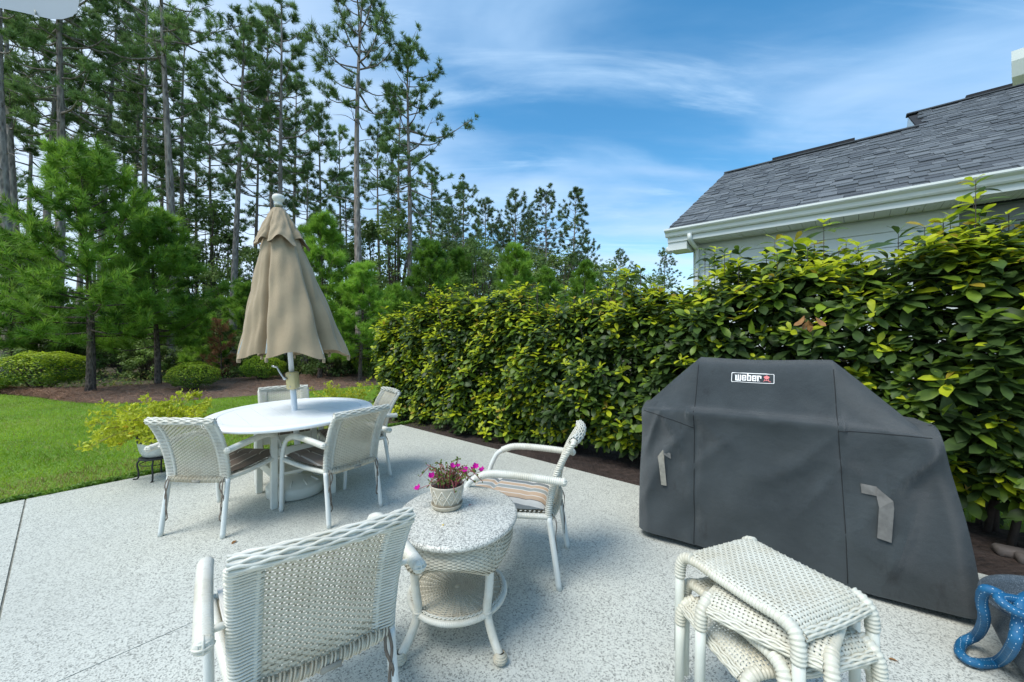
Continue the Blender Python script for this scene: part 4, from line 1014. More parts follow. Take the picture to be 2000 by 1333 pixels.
for (x, y) in legp:
    mb = MB(); o = V3(x, y, 0); ov = V3(x, y, 0) / np.linalg.norm([x, y])
    q = smooth_path([o * 1.02 + V3(0, 0, .375), o * .98 + V3(0, 0, .27), o * .93 + V3(0, 0, .17), o * 1.08 + V3(0, 0, .09), o * 1.27 + V3(0, 0, .035)], 30)
    coil(mb, q, .0185, .0045, 10, amp=.05)
    for k in range(4): c = q[17 + 0] + V3(0, 0, (k - 1.5) * .007); mb.tube([c - V3(0, 0, .003), c, c + V3(0, 0, .003)], [.019, .023, .019], 10)
    lg = mb.build('leg', M['wicker'], side)
    mb = MB(); c = o * 1.30 + V3(0, 0, .025); mb.lathe([(.001, -.024), (.016, -.022), (.026, -.010), (.028, .002), (.022, .016), (.017, .026)], 14, c)
    for k in range(5):
        aa = np.arange(16) * math.pi / 8; rr = .0275 - .0035 * (k - 2) ** 2 * .5; mb.tube(np.stack([c[0] + rr * np.cos(aa), c[1] + rr * np.sin(aa), c[2] + (k - 2) * .008 + .003 * np.sin(aa * 8)], -1), .0032, 4, closed=True)
    mb.build('foot', M['wicker_cream'], lg)
rs = .208
mb = MB(); n1 = 30
for k in range(n1):                                                  # rings of weaver over radial stakes
    r = .012 + (rs - .012) * (k + .5) / n1; nn = 96; aa = np.arange(nn) * 2 * math.pi / nn
    z = .168 + .0022 * np.cos(aa * 16 + math.pi * (k // 1 % 2)); mb.tube(np.stack([r * np.cos(aa), r * np.sin(aa) * 1.06, z], -1), .0031, 4, closed=True)
for k in range(32):
    aa = k * 2 * math.pi / 32; mb.tube([(.01 * math.cos(aa), .01 * math.sin(aa), .1685), (rs * math.cos(aa), rs * math.sin(aa) * 1.06, .1685)], [.0025, .0048], 4)
mb.lathe([(.018, .1665), (.016, .1715), (.0005, .173)], 16); mb.build('shelf', M['wicker_cream'], side)
mb = MB(); aa = np.linspace(0, 2 * math.pi, 60); coil(mb, np.stack([(rs + .012) * np.cos(aa), (rs + .012) * np.sin(aa) * 1.06, np.full_like(aa, .160)], -1), .0135, .008, 8)
for k in range(2): a2 = np.arange(140) * 2 * math.pi / 140; mb.tube(np.stack([(rs + .002 + .005 * np.cos(a2 * 35 + k * math.pi)) * np.cos(a2), (rs + .002 + .005 * np.cos(a2 * 35 + k * math.pi)) * np.sin(a2) * 1.06, .175 + .003 * np.sin(a2 * 35 + k * math.pi)], -1), .0036, 4, closed=True)
mb.build('shelf_rim', M['wicker'], side)

# ---- flower pot on the side table
FP = G(873, 990, .531); fp = tag(empty('flower_pot', FP), 'cream ceramic pot with lattice relief and saucer, planted with purslane', 'flower pot')
mb = MB(); pr = [(.001, .014), (.060, .014), (.066, .03), (.075, .07), (.080, .105), (.083, .112), (.080, .115), (.075, .110), (.070, .07), (.001, .065)]; mb.lathe(pr, 40); pot = mb.build('pot_body', M['ceramic'], fp)
rr = lambda z: np.interp(z, [.014, .03, .07, .105], [.060, .066, .075, .080]) + .0006
mb = MB(); nd = 11
for k in range(nd):
    for s in (-1, 1):
        t = np.linspace(0, 1, 12); z = .026 + t * .074; ph = 2 * math.pi * (k + s * t * 1.0) / nd; mb.tube(np.stack([rr(z) * np.cos(ph), rr(z) * np.sin(ph), z], -1), .0026, 4)
    for j in range(6):
        aa = j * math.pi / 3; ph0 = 2 * math.pi * (k + .5 * 0) / nd + .0; z0 = .063; t = np.array([.15, 1.0])
        for zc_, pc in ((.063, 2 * math.pi * (k) / nd),):
            z = zc_ + .012 * np.sin(aa) * t; ph = pc + .011 / .075 * np.cos(aa) * t; mb.tube(np.stack([(rr(z) - .0002) * np.cos(ph), (rr(z) - .0002) * np.sin(ph), z], -1), .0019, 4)
mb.build('lattice_relief', M['ceramic_relief'], pot)
mb = MB(); mb.lathe([(.001, .0), (.062, .0), (.070, .006), (.075, .018), (.077, .024), (.073, .024), (.069, .014), (.001, .010)], 40); mb.build('saucer', M['ceramic'], fp)
mb = MB(); mb.lathe([(.071, .0242), (.0735, .0255), (.0685, .030), (.066, .028)], 40); mb.build('dirt_ring', M['ceramic_groove'], fp)
mb = MB(); aa = np.arange(24) * 2 * math.pi / 24; mb.lathe([(.074, .098), (.05, .104), (.02, .101), (.001, .104)], 24); mb.build('soil', M['soil'], fp)
plant = tag(empty('purslane_plant', FP + Vector((0, 0, .10))), 'magenta-flowered purslane with red stems growing in the lattice pot', 'plant')
st, lv_ = MB(), MB(); pleaf, pleaf_f = leaf_tmpl(1, .62, .1, .3, 2); tips = []
rg = np.random.default_rng(5)
for k in range(46):
    aa = rg.uniform(0, 2 * math.pi); r0 = rg.uniform(0, .05); L = rg.uniform(.06, .15); outw = rg.uniform(.15, 1.05)
    b0 = V3(r0 * math.cos(aa), r0 * math.sin(aa), 0); d = V3(math.cos(aa), math.sin(aa), 0)
    drp = -.09 * outw if outw > .8 else .0
    q = smooth_path([b0, b0 + d * L * outw * .45 + V3(0, 0, L * .55), b0 + d * L * outw + V3(0, 0, L * (1.0 - .55 * outw) + drp * L * 4)], 10)
    st.tube(q, np.linspace(.0026, .0016, 10), 5); tips.append((q[-1], q[-1] - q[-3]))
    n = 9; ii = rg.integers(3, 10, n); dd = rg.normal(0, 1, (n, 3)) + V3(0, 0, .5); Rm = rot_to(dd)[:, :, [2, 0, 1]]; scatter(lv_, pleaf, pleaf_f, q[ii], Rm, rg.uniform(.012, .022, n))
st.build('stems', M['port_stem'], plant)['kind'] = 'stuff'; lv_.build('leaves', M['port_leaf'], plant)['kind'] = 'stuff'
petal, petal_f = leaf_tmpl(1, .95, -.35, .2, 2)
fls = [P(816, 957, FP.y - .02), P(843, 933, FP.y - .02), P(882, 914, FP.y - .03), P(893, 913, FP.y + .02), P(912, 920, FP.y - .02), P(922, 919, FP.y + .01), P(929, 914, FP.y), P(941, 921, FP.y + .02), P(900, 922, FP.y + .05)]
for f in fls:
    c = np.array(f - plant.location); mb = MB(); n = 5; az = np.arange(n) * 2 * math.pi / 5 + rg.random(); upv = V3(rg.normal(0, .4), rg.normal(-.4, .3), 1); F0 = rot_to(upv[None])[0]
    d = np.stack([np.cos(az) * .85, np.sin(az) * .85, np.full(n, .5)], -1) @ F0.T; y = np.cross(F0[:, 2][None], d); y /= np.linalg.norm(y, axis=1, keepdims=True); Rm = np.stack([d, y, np.cross(d, y)], -1)
    scatter(mb, petal, petal_f, np.tile(c, (n, 1)), Rm, rg.uniform(.020, .027, n)); mb.build('flower', M['port_fl'], plant)
    mb = MB(); b0 = V3(c[0] * .35, c[1] * .3, 0); mb.tube(smooth_path([b0, b0 * .5 + c * .5 + V3(0, 0, .012), c], 8), .0015, 4); mb.build('flower_stalk', M['port_stem'], plant)
def petal_drop(x, y, z, m, sz, lab, nm='fallen_petal', cat='petal', seed=0):
    c = G(x, y, z); mb = MB(); tv, tf = leaf_tmpl(1, .5, .25, .5, 3); scatter(mb, tv, tf, np.zeros((1, 3)), rot_to(V3(.1, .1, 1)[None], np.array([seed * 1.3])), np.array([sz])); o = mb.build(nm, m); o.location = c + Vector((0, 0, .005)); tag(o, lab, cat)
petal_drop(866, 1026, .531, M['lantana_fl'], .014, 'tiny yellow petal on the granite table top, below the pot')
petal_drop(890, 1025, .531, M['h_brown'], .012, 'tiny brown petal on the granite table top, right of the yellow one', seed=2)
petal_drop(922, 988, .531, M['port_stem'], .02, 'dry pink petal on the granite right of the pot', seed=4)
petal_drop(462, 1057, 0, M['h_brown'], .045, 'brown dead leaf on the patio behind the nearest armchair', 'fallen_leaf', 'leaf')
petal_drop(737, 966, 0, M['lantana_fl'], .03, 'yellow leaf on the patio right of the near dining chair', 'fallen_leaf', 'leaf', 1)
petal_drop(1755, 1295, 0, M['h_brown'], .035, 'brown scrap of leaf on the patio right of the stacked stools', 'fallen_leaf', 'leaf', 3)

# ---- lantana in a pot on an iron stand, and the second lantana by the lawn
SP = V3(-3.44, 3.86, 0); stand = tag(empty('plant_stand', SP), 'small black iron plant stand at the patio edge', 'plant stand')
mb = MB(); mb.lathe([(.001, .190), (.125, .190), (.135, .196), (.135, .206), (.125, .210), (.001, .210)], 28); mb.build('stand_top', M['black_metal'], stand)
for k in range(4):
    aa = k * math.pi / 2 + .5; d = V3(math.cos(aa), math.sin(aa), 0); mb = MB()
    mb.tube(smooth_path([d * .11 + V3(0, 0, .2), d * .145 + V3(0, 0, .15), d * .135 + V3(0, 0, .07), d * .14 + V3(0, 0, .01), d * .175 + V3(0, 0, .006)], 18), .0075, 6); mb.build('leg', M['black_metal'], stand)
mb = MB(); aa = np.arange(40) * math.pi / 20; mb.tube(np.stack([.125 * np.cos(aa), .125 * np.sin(aa), np.full(40, .145)], -1), .004, 5, closed=True); mb.build('ring', M['black_metal'], stand)
lp = tag(empty('lantana_pot', SP + V3(0, 0, .21)), 'speckled white pot with dark rim band on the iron stand', 'pot')
mb = MB(); mb.lathe([(.001, .0), (.085, .0), (.105, .012), (.125, .05), (.140, .11), (.146, .145)], 36); mb.build('pot_body', M['pot_white'], lp)
mb = MB(); mb.lathe([(.146, .145), (.150, .19), (.154, .205), (.150, .207), (.143, .19), (.13, .17), (.001, .175)], 36); mb.build('rim_band', M['pot_band'], lp)
def lantana(root, nst, spread, rise, seed, sz=.03, aim=None):
    rg = np.random.default_rng(seed); st, lv_ = MB(), MB(); tv, tf = leaf_tmpl(1, .6, .2, .3, 2); ends = []
    P_, D_, S_ = [], [], []
    for k in range(nst):
        aa = rg.uniform(0, 2 * math.pi) if aim is None or rg.random() < .4 else rg.normal(aim, .6); L = spread * rg.uniform(.55, 1.1); el = rg.uniform(-.12, 1.0)
        d = V3(math.cos(aa) * math.cos(el), math.sin(aa) * math.cos(el), math.sin(el) * rise / spread * 1.0)
        q = smooth_path([V3(0, 0, 0), d * L * .5 + V3(0, 0, .12 * L), d * L + V3(0, 0, .05 * L - .10 * L * (el < .2))], 14); st.tube(q, np.linspace(.004, .0018, 14), 4)
        ends.append(q[-1])
        for j in range(3, 14, 2):
            for s in range(2):
                a2 = rg.uniform(0, 6.3); e = q[j] + (V3(math.cos(a2), math.sin(a2), rg.uniform(0, .7))) * L * .13
                st.tube([q[j], e], [.0016, .001], 3); n = 6
                P_.append(q[j] + (e - q[j]) * rg.uniform(.2, 1, (n, 1))); D_.append(rg.normal(0, 1, (n, 3)) + V3(0, 0, .55)); S_.append(rg.uniform(.6, 1.3, n) * sz)
        n = 14; P_.append(q[-1] + rg.normal(0, .018, (n, 3))); D_.append(rg.normal(0, 1, (n, 3)) + V3(0, 0, .5)); S_.append(rg.uniform(.5, 1.2, n) * sz)
    scatter(lv_, tv, tf, np.concatenate(P_), rot_to(np.concatenate(D_))[:, :, [2, 0, 1]], np.concatenate(S_))
    st.build('stems', M['lantana_stem'], root)['kind'] = 'stuff'; lv_.build('leaves', M['lantana'], root)['kind'] = 'stuff'
    for e in ends[:: max(1, nst // 9)]:
        mb = MB()
        for k in range(16):
            u = rg.normal(0, 1, 3); u[2] = abs(u[2]); u /= np.linalg.norm(u); mb.lathe([(.001, -.004), (.006, .0), (.001, .003)], 5, e + u * .018)
        mb.build('flower', M['lantana_fl'], root)
la = tag(empty('lantana', SP + V3(0, 0, .42)), 'yellow-green lantana spilling from the pot on the iron stand', 'plant'); lantana(la, 84, .52, .34, 11, .038)
la2 = tag(empty('lantana', (-2.75, 6.55, LAWN_Z)), 'yellow-green lantana bush growing at the lawn edge behind the oval table', 'plant'); lantana(la2, 90, .62, .80, 12, .037)

# ---- stack of four wicker stools
def make_stool():
    st = empty('wicker_stool'); HL, HW, ZT, RB = .180, .160, .385, .05
    def top(u, v):
        s = (u - .5) * 2 * (HL + .0375); a = np.clip((np.abs(s) - (HL - .02)) / RB, 0, 1.15)
        x = np.sign(s) * np.where(np.abs(s) < HL - .02, np.abs(s), HL - .02 + RB * np.sin(np.minimum(a, 1.15))); z = ZT - RB * (1 - np.cos(np.minimum(a, 1.15)))
        y = (v - .5) * 2 * (HW + .006); return np.stack([x, y, z - .012 * np.abs(v * 2 - 1) ** 9 - .006 * (1 - (y / HW) ** 2) * (1 - (x / HL) ** 2)], -1)
    mb = MB(); weave(mb, surf(top), 34, 26, .0085, .0088, .0032); mb.build('seat', M['wicker_stool'], st)
    for s in (-1, 1):
        mb = MB(); u = np.linspace(0.06, .94, 9); q = top(u, np.full(9, .5)); q[:, 1] = s * HW; q[:, 2] -= .0200; coil(mb, q, .0150, .0110, 10, amp=.32); mb.build('side_rail', M['wicker_stool'], st)
        mb = MB(); braid(mb, [(s * (HL + .029), -HW + .01, ZT - .040), (s * (HL + .031), 0, ZT - .044), (s * (HL + .029), HW - .01, ZT - .040)], .013, 9, .05, .0046); mb.build('end_rail', M['wicker_stool'], st)
        for w in (-1, 1):
            pth = [(s * (HL - .015), w * (HW + .001), ZT - .017), (s * (HL + .018), w * (HW + .004), ZT - .029), (s * (HL + .033), w * (HW + .009), ZT - .058), (s * (HL + .036), w * (HW + .012), ZT - .108)]
            mb = MB(); coil(mb, pth, .0185, .0115, 12, amp=.30)
            mb.build('corner_wrap', M['wicker_stool'], st)
            mb = MB(); mb.tube([(s * (HL + .0355), w * (HW + .0115), ZT - .095), (s * (HL + .037), w * (HW + .012), .2), (s * (HL + .04), w * (HW + .013), .0)], .0165, 14); mb.build('leg', M['frame_grey'], st)
    return st
sc = V3(.872, 1.365); yaw0 = math.atan2(-.93, .37)
sp_ = make_stool()
for i, (dz, dy, dx, dyy, lab) in enumerate(((.171, 0, 0, 0, 'white wicker stool lying topmost on the stack in front of the covered grill'), (.114, R(112), .022, -.030, 'white wicker stool second from the top of its stack, turned askew'),
                                     (.057, R(-9), .010, -.005, 'white wicker stool third from the top of its stack, above the bottom one'), (.0, R(76), -.004, -.012, 'white wicker stool at the bottom of its stack, standing on the patio'))):
    o = sp_ if i == 0 else copy_tree(sp_); o.location = (sc[0] + dx, sc[1] + dyy, dz); o.rotation_euler = (0, 0, yaw0 + dy); tag(o, lab, 'stool', 'stacked wicker stools')

# ---- covered grill
GO, GE1, GE2, GS, GD = V3(.888, 2.764), V3(.828, -.56), V3(.56, .828), 1.545, .66
GE1 /= np.linalg.norm(GE1); GE2 = V3(-GE1[1], GE1[0])
grill = tag(empty('covered_grill', (*(GO + GE1 * .75 + GE2 * .3), 0)), 'barbecue grill under a dark grey fabric cover in front of the hedge', 'grill'); gl = np.array(grill.location)
def gw(s): return np.clip(np.minimum(s / .34, (1.475 - s) / .385), 0, 1)
PY = np.array([-.055, -.035, -.012, .0, .055, .17, .25, .38, .47, .62, .645, .665, .69]); PZ0 = np.array([.035, .35, .66, .835, .862, .872, .876, .876, .872, .850, .70, .35, .035]); PW = np.array([0, 0, 0, .012, .055, .27, .325, .325, .27, .01, 0, 0, 0])
kk = np.arange(len(PY)); fine = np.linspace(0, len(PY) - 1, 84)
def csmooth(y): return smooth_path(np.stack([kk, y, 0 * y], -1), 1200)
def at_(arr):
    q = csmooth(arr); return np.interp(fine, q[:, 0], q[:, 1])
fy, fz0, fw = at_(PY), at_(PZ0), at_(PW)
ns = 110; ss = np.linspace(0, GS, ns)
nz_rng = np.random.default_rng(3)
def wr(s, z, y):
    f = np.sin(s * 9 + z * 7) * .005 + .028 * np.exp(-((z - .885) / .055) ** 2) * (gw(s) > .9) - .016 * np.exp(-((z - .66) / .14) ** 2) + np.sin(s * 21 - z * 13 + y * 8) * .0022 + np.sin(s * 5.2 - z * 3.1 + 1) * .006
    f += .010 * np.exp(-((s - .34) / .05) ** 2) * np.sin(z * 22) * (z < .9) - .012 * np.exp(-((s - .36) / .014) ** 2) * .4 - .012 * np.exp(-((s - 1.095) / .012) ** 2) * .4
    for (s0, z0, sl, wd, am) in ((.2, .62, 1.2, .045, .012), (.5, .72, -.8, .05, .012), (.95, .70, .9, .06, .014), (1.25, .5, 1.6, .05, .010), (1.36, .62, 1.9, .03, .006), (.75, .35, .25, .08, .012), (1.2, .25, -.5, .06, .010), (.1, .4, 2.2, .04, .009), (1.42, .70, 1.0, .03, .014), (1.33, .66, .55, .025, .010), (1.30, .30, 2.6, .03, .012), (1.18, .62, -.35, .02, .007), (1.02, .55, 1.5, .03, .011), (.62, .56, -.3, .03, .009), (.42, .60, .9, .03, .009), (.85, .60, .5, .035, .012), (.08, .70, 3, .02, .010), (.22, .72, -1.8, .02, .010), (.7, 1.02, .12, .02, .007), (.5, .98, -.5, .02, .006), (.95, .97, .7, .02, .007), (.3, .98, 1.6, .03, .006), (1.2, .98, -.9, .03, .006)):
        dd = ((z - z0) - sl * (s - s0)) / math.sqrt(1 + sl * sl); al = ((s - s0) + sl * (z - z0)) / math.sqrt(1 + sl * sl); f += 2.3 * am * np.exp(-np.abs(dd / wd) ** 1.15) * np.exp(-(al / .22) ** 2)
    return f
def gsurf(s, i):
    """cover point for station s and fine section index i (arrays)"""
    w = gw(s); y = np.interp(i, np.arange(len(fy)), fy); z = np.interp(i, np.arange(len(fy)), fz0) + np.interp(i, np.arange(len(fy)), fw) * w ** .95
    corner = np.clip(1 - np.minimum(s, GS - s) / .07, 0, 1)           # rounded vertical corners
    yy = y + (GD / 2 - y) * .10 * corner ** 2
    low = np.clip(1 - z / .85, 0, 1)
    se = s + (s > GS / 2) * low * .055 * np.clip((s - GS / 2) / (GS / 2), 0, 1) ** 2 - .02 * (s < .3) * corner * 0
    se = se - np.where(s > .9, np.clip((s - .9) / .645, 0, 1) * .075 * (1 - low) * np.clip(z / .8, 0, 1), 0)
    front = np.clip(1 - i / 26, 0, 1); yy = yy - (wr(s, z, y) * (i < 30) * (.35 + .65 * (z < .9))); z = z + .012 * np.sin(s * 4 + 1) * (z < .1) + .006 * np.sin(s * 7) * w * (z > 1.0)
    q = GO + GE1 * se[..., None] + GE2 * yy[..., None]; return np.concatenate([q, z[..., None]], -1)
SS, II = np.meshgrid(ss, np.arange(84), indexing='ij'); V = gsurf(SS, II)
mb = MB(); mb.grid(V - gl)
for e, flip in ((0, True), (ns - 1, False)):
    nhalf = 42; A = V[e, :nhalf]; B = V[e, ::-1][:nhalf]; W = np.stack([A * (1 - t) + B * t + np.append(GE1, 0) * (-1 if e == 0 else 1) * .03 * math.sin(t * math.pi) for t in np.linspace(0, 1, 10)], 0); mb.grid((W if flip else W[::-1]) - gl)
mb.build('cover', M['grill'], grill)
def on_cover(s, z, lift=.003):
    """point on the front of the cover at station s and height z, with outward normal"""
    s = np.atleast_1d(np.asarray(s, float)); z = np.atleast_1d(np.asarray(z, float)); I = np.linspace(0, 38, 500); res = []; nr = []
    for a, b in zip(s, z):
        q = gsurf(np.full(500, a), I); j = int(np.argmin(np.abs(q[:, 2] - b))); j = min(max(j, 1), 498)
        p = q[j]; tz = q[j + 1] - q[j - 1]; ts = gsurf(np.array([a + .004]), np.array([I[j]]))[0] - gsurf(np.array([a - .004]), np.array([I[j]]))[0]
        n = np.cross(ts, tz); n /= np.linalg.norm(n); res.append(p + n * lift); nr.append(n)
    return np.array(res), np.array(nr)
for s_path, z_path in (((.345, .345, .345, .35, .352, .355), (1.165, 1.05, .9, .7, .4, .05)), ((1.085, 1.088, 1.09, 1.09, 1.092, 1.095), (1.165, 1.05, .9, .7, .4, .05)), ((.02, .12, .24, .345), (.845, .83, .80, .77)), ((1.09, 1.22, 1.36, 1.50), (.845, .848, .85, .852))):
    t = np.linspace(0, 1, 34); sp2 = np.interp(t, np.linspace(0, 1, len(s_path)), s_path); zp2 = np.interp(t, np.linspace(0, 1, len(z_path)), z_path); p_, n_ = on_cover(sp2, zp2, .0006)
    mb = MB(); mb.tube(p_ - gl, .0022, 5); mb.build('seam', M['seam'], grill)
# badge: outline, letters and red kettle, laid on the cloth
BS, BZ, BW, BH = .545, 1.065, .232, .058
def badge(polys, name, m, parent):
    mb = MB()
    for pg in polys:
        pts = []
        for i in range(len(pg)):
            a, b = np.array(pg[i]), np.array(pg[(i + 1) % len(pg)]); n = max(1, int(np.linalg.norm(a - b) / .02)); pts += [a + (b - a) * k / n for k in range(n)]
        pts = np.array(pts); p_, n_ = on_cover(BS + pts[:, 0] * 1.0, BZ + pts[:, 1], .0035); mb.ngon(p_ - gl)
    return mb.build(name, m, parent, smooth=False)
rc = lambda x0, y0, x1, y1: [(x0, y0), (x1, y0), (x1, y1), (x0, y1)]
lw = .0032
bd = badge([rc(.004, 0, BW - .004, lw), rc(.004, BH - lw, BW - .004, BH), [(0, .004), (lw, .004), (lw, BH - .004), (0, BH - .004)], rc(BW - lw, .004, BW, BH - .004),
            [(0, .004), (.004, 0), (.006, lw), (lw, .006)], [(BW, .004), (BW - lw, .006), (BW - .006, lw), (BW - .004, 0)], [(0, BH - .004), (lw, BH - .006), (.006, BH - lw), (.004, BH)], [(BW - .004, BH), (BW - .006, BH - lw), (BW - lw, BH - .006), (BW, BH - .004)]], 'badge_outline', M['logo_white'], grill)
def glyphs(ch, x):
    y0, y1 = .010, .045; u = .0078
    def e(x): return [rc(x, y0 + .003, x + u, y1 - .003), rc(x + .002, y0, x + u * 2.8, y0 + .006), rc(x + .002, y1 - .006, x + u * 2.8, y1), rc(x + u * 2, (y0 + y1) / 2 - .003, x + u * 3, y1 - .003), rc(x + u + .0003, (y0 + y1) / 2 - .003, x + u * 2, (y0 + y1) / 2 + .001), rc(x + u * 2, y0 + .003, x + u * 3, y0 + .011)]
    if ch == 'w': return [rc(x, y0 + .003, x + u, y1), rc(x - .004, y1 - .004, x, y1), rc(x + u * 1.65, y0 + .003, x + u * 2.6, y1), rc(x + u * 3.25, y0 + .003, x + u * 4.2, y1), rc(x + .002, y0, x + u * 2.6, y0 + .005), rc(x + u * 2.65, y0, x + u * 4, y0 + .005)], u * 4.2
    if ch == 'e': return e(x), u * 3
    if ch == 'b': return [rc(x, y0 + .003, x + u, BH), rc(x + .002, y0, x + u * 2.8, y0 + .006), rc(x + u, y1 - .006, x + u * 2.8, y1), rc(x + u * 2, y0 + .003, x + u * 3, y1 - .003)], u * 3
    if ch == 'r': return [rc(x, y0, x + u, y1), rc(x - .003, y1 - .004, x, y1), rc(x + u, y1 - .007, x + u * 2.2, y1), rc(x + u * 1.9, y1 - .017, x + u * 2.9, y1 - .002), rc(x + u * 1.45, y0, x + u * 1.95, y0 + .004)], u * 2.9
x = .022
for ch in 'weber':
    pg, w = glyphs(ch, x); badge(pg, 'badge_letter', M['logo_white'], bd); x += w + .0042
kx, ky = .192, .030; th = np.linspace(0, 2 * math.pi, 20, endpoint=False)
badge([[(kx + .0155 * math.cos(a), ky + .006 + .0085 * math.sin(a)) for a in th], rc(kx - .004, ky + .013, kx + .004, ky + .017), [(kx - .009, ky - .003), (kx - .006, ky - .003), (kx - .014, ky - .020), (kx - .017, ky - .020)], [(kx + .006, ky - .003), (kx + .009, ky - .003), (kx + .016, ky - .020), (kx + .013, ky - .020)], rc(kx - .012, ky - .014, kx + .012, ky - .011), rc(kx - .0015, ky - .011, kx + .0015, ky - .003), rc(kx + .018, ky - .020, kx + .021, ky - .017)], 'badge_kettle', M['logo_red'], bd)
def strap(s0, z0, pts, wid, m1, m2):
    """folded webbing: a short tab sewn on and a long hanging end"""
    mb = MB()
    for (poly, lift, mi) in pts:
        pp = np.array(poly) + np.array([s0, z0]); p_, n_ = on_cover(pp[:, 0], pp[:, 1], 0); top_ = p_ + n_ * lift; mb.ngon(top_ - gl, mi); mb.ngon((p_ + n_ * (lift - .003))[::-1] - gl, mi)
        n = len(top_); mb.add(np.concatenate([top_, p_ + n_ * (lift - .003)]) - gl, [[k, n + k, n + (k + 1) % n, (k + 1) % n] for k in range(n)], mi)
    return mb.build('strap', [m1, m2], grill, smooth=False)
strap(.165, .60, [([(.0, 0), (.042, -.012), (.045, -.05), (.0, -.02)], .006, 1), ([(-.03, -.045), (.0, .0), (.006, -.03), (.004, -.08), (-.026, -.085)], .012, 0), ([(-.026, -.082), (.004, -.077), (.022, -.225), (-.012, -.225)], .014, 0)], .04, M['strap'], M['strap_dark'])
strap(1.235, .58, [([(-.065, .0), (.0, .0), (.0, -.045), (-.065, -.045)], .006, 1), ([(.0, .002), (.05, -.05), (.052, -.09), (-.002, -.10), (-.004, -.045)], .012, 1), ([(-.002, -.095), (.052, -.085), (.030, -.262), (-.024, -.250)], .014, 1)], .05, M['strap'], M['strap_dark'])

# ---- grey pot with blue hose
PG = V3(2.18, 1.47, 0); gp = tag(empty('grey_pot', PG), 'large speckled blue-grey planter bowl at the right edge, beside the covered grill', 'pot')
mb = MB(); mb.lathe([(.001, .0), (.16, .0), (.185, .01), (.235, .09), (.275, .19), (.298, .285), (.302, .292), (.299, .300), (.291, .298), (.282, .27), (.24, .12), (.17, .04), (.001, .035)], 56); mb.build('pot_body', M['pot_grey'], gp)
mb = MB(); mb.lathe([(.245, .13), (.15, .14), (.001, .145)], 30); mb.build('soil', M['soil'], gp)
def rel(x, y, d): return np.array(P(x, y, d))
loop = [rel(2050, 1195, 1.60), rel(1985, 1182, 1.535), rel(1950, 1160, 1.50), rel(1925, 1152, 1.52), rel(1917, 1172, 1.55), rel(1922, 1210, 1.57), V3(*G(1908, 1240, .08)), V3(*G(1880, 1256, .028)), V3(*G(1876, 1278, .027)), V3(*G(1905, 1295, .027)), V3(*G(1950, 1292, .03)), rel(1978, 1262, 1.46), rel(1988, 1215, 1.46), rel(1993, 1180, 1.475), rel(2010, 1165, 1.52), rel(2060, 1160, 1.6)]
hose = tag(empty('garden_hose', PG), 'blue fabric garden hose looped over the rim of the grey pot', 'hose')
mb = MB(); q = smooth_path(loop, 260) - PG; mb.tube(q, .0175 * (1 + .03 * np.sin(np.arange(260) * 1.3)), 14); hb_ = mb.build('hose_tube', M['hose'], hose)
q2 = smooth_path([rel(2050, 1185, 1.55), rel(1990, 1172, 1.50), rel(1950, 1168, 1.48), rel(1985, 1195, 1.44), rel(2055, 1215, 1.42)], 90) - PG
mb = MB(); mb.tube(q2, .0155, 12); mb.build('hose_tube', M['hose'], hose)
mb = MB()
for qq in (q, q2):
    t = np.gradient(qq, axis=0); t /= np.linalg.norm(t, axis=1, keepdims=True)
    for i in range(2, len(qq) - 2, 2):
        a = np.cross(t[i], V3(.3, .5, .8)); a /= np.linalg.norm(a); b = np.cross(t[i], a)
        for k in range(6):
            an = k * math.pi / 3 + .2; nn_ = a * math.cos(an) + b * math.sin(an); c = qq[i] + nn_ * .0178; sd = np.cross(t[i], nn_)
            mb.add([c - t[i] * .0022 - sd * .0009, c + t[i] * .0022 - sd * .0009, c + t[i] * .0022 + sd * .0009, c - t[i] * .0022 + sd * .0009], [[0, 1, 2, 3]])
mb.build('woven_flecks', M['hose_white'], hose)['kind'] = 'stuff'

# ---- outdoor ceiling fan blade reaching in at the top left corner
fan = tag(empty('ceiling_fan', P(-200, -60, 1.25)), 'white ribbed plastic fan blade with dirty seam, jutting in above the pines', 'ceiling fan'); fl_ = np.array(fan.location)
def fp_(x, y, d): return np.array(P(x, y, d)) - fl_
outl = [(-260, -80), (-260, -20), (0, 8), (40, 16), (75, 24), (100, 30), (122, 30), (142, 24), (152, 12), (155, -8), (153, -40), (140, -80)]
mb = MB(); low_ = np.array([fp_(x, y + 8, 1.22) for x, y in outl]); upp = np.array([fp_(x * .985 - 2, y - 12, 1.26) for x, y in outl])
rows_ = [low_ * (1 - t) + upp * t + V3(0, -.006 * math.sin(t * math.pi), 0) for t in np.linspace(0, 1, 7)]
mb.grid(np.stack(rows_, 0)); mb.ngon(upp); mb.ngon(low_[::-1]); mb.build('blade', M['fan'], fan, smooth=False)
for k in range(4):
    mb = MB(); t = .18 + k * .2; q = low_ * (1 - t) + upp * t + V3(0, -.007 * math.sin(t * math.pi), 0); mb.tube(q[4:10], .0008, 4); mb.build('edge_groove', M['fan'], fan)
for k in range(5):
    mb = MB(); x0 = 92 + k * 14; mb.tube(smooth_path([fp_(x0 + 4, 15 - k * 2.2, 1.243), fp_(x0 - 4, -6, 1.248), fp_(x0 - 22, -50, 1.252)], 8), .0034, 6); mb.build('rib', M['fan'], fan)
mb = MB(); mb.tube(smooth_path([fp_(70, 29, 1.213), fp_(68, 14, 1.228), fp_(65, 0, 1.243), fp_(64, -20, 1.250)], 10), .0022, 5); mb.build('seam', M['dirtline'], fan)
mb = MB(); mb.tube([fp_(-300, -70, 1.24), fp_(-250, -50, 1.24)], .03, 10); mb.tube([V3(-.25, 0, .1), V3(-.25, 0, .7)], .02, 10); mb.build('motor_arm', M['fan'], fan)
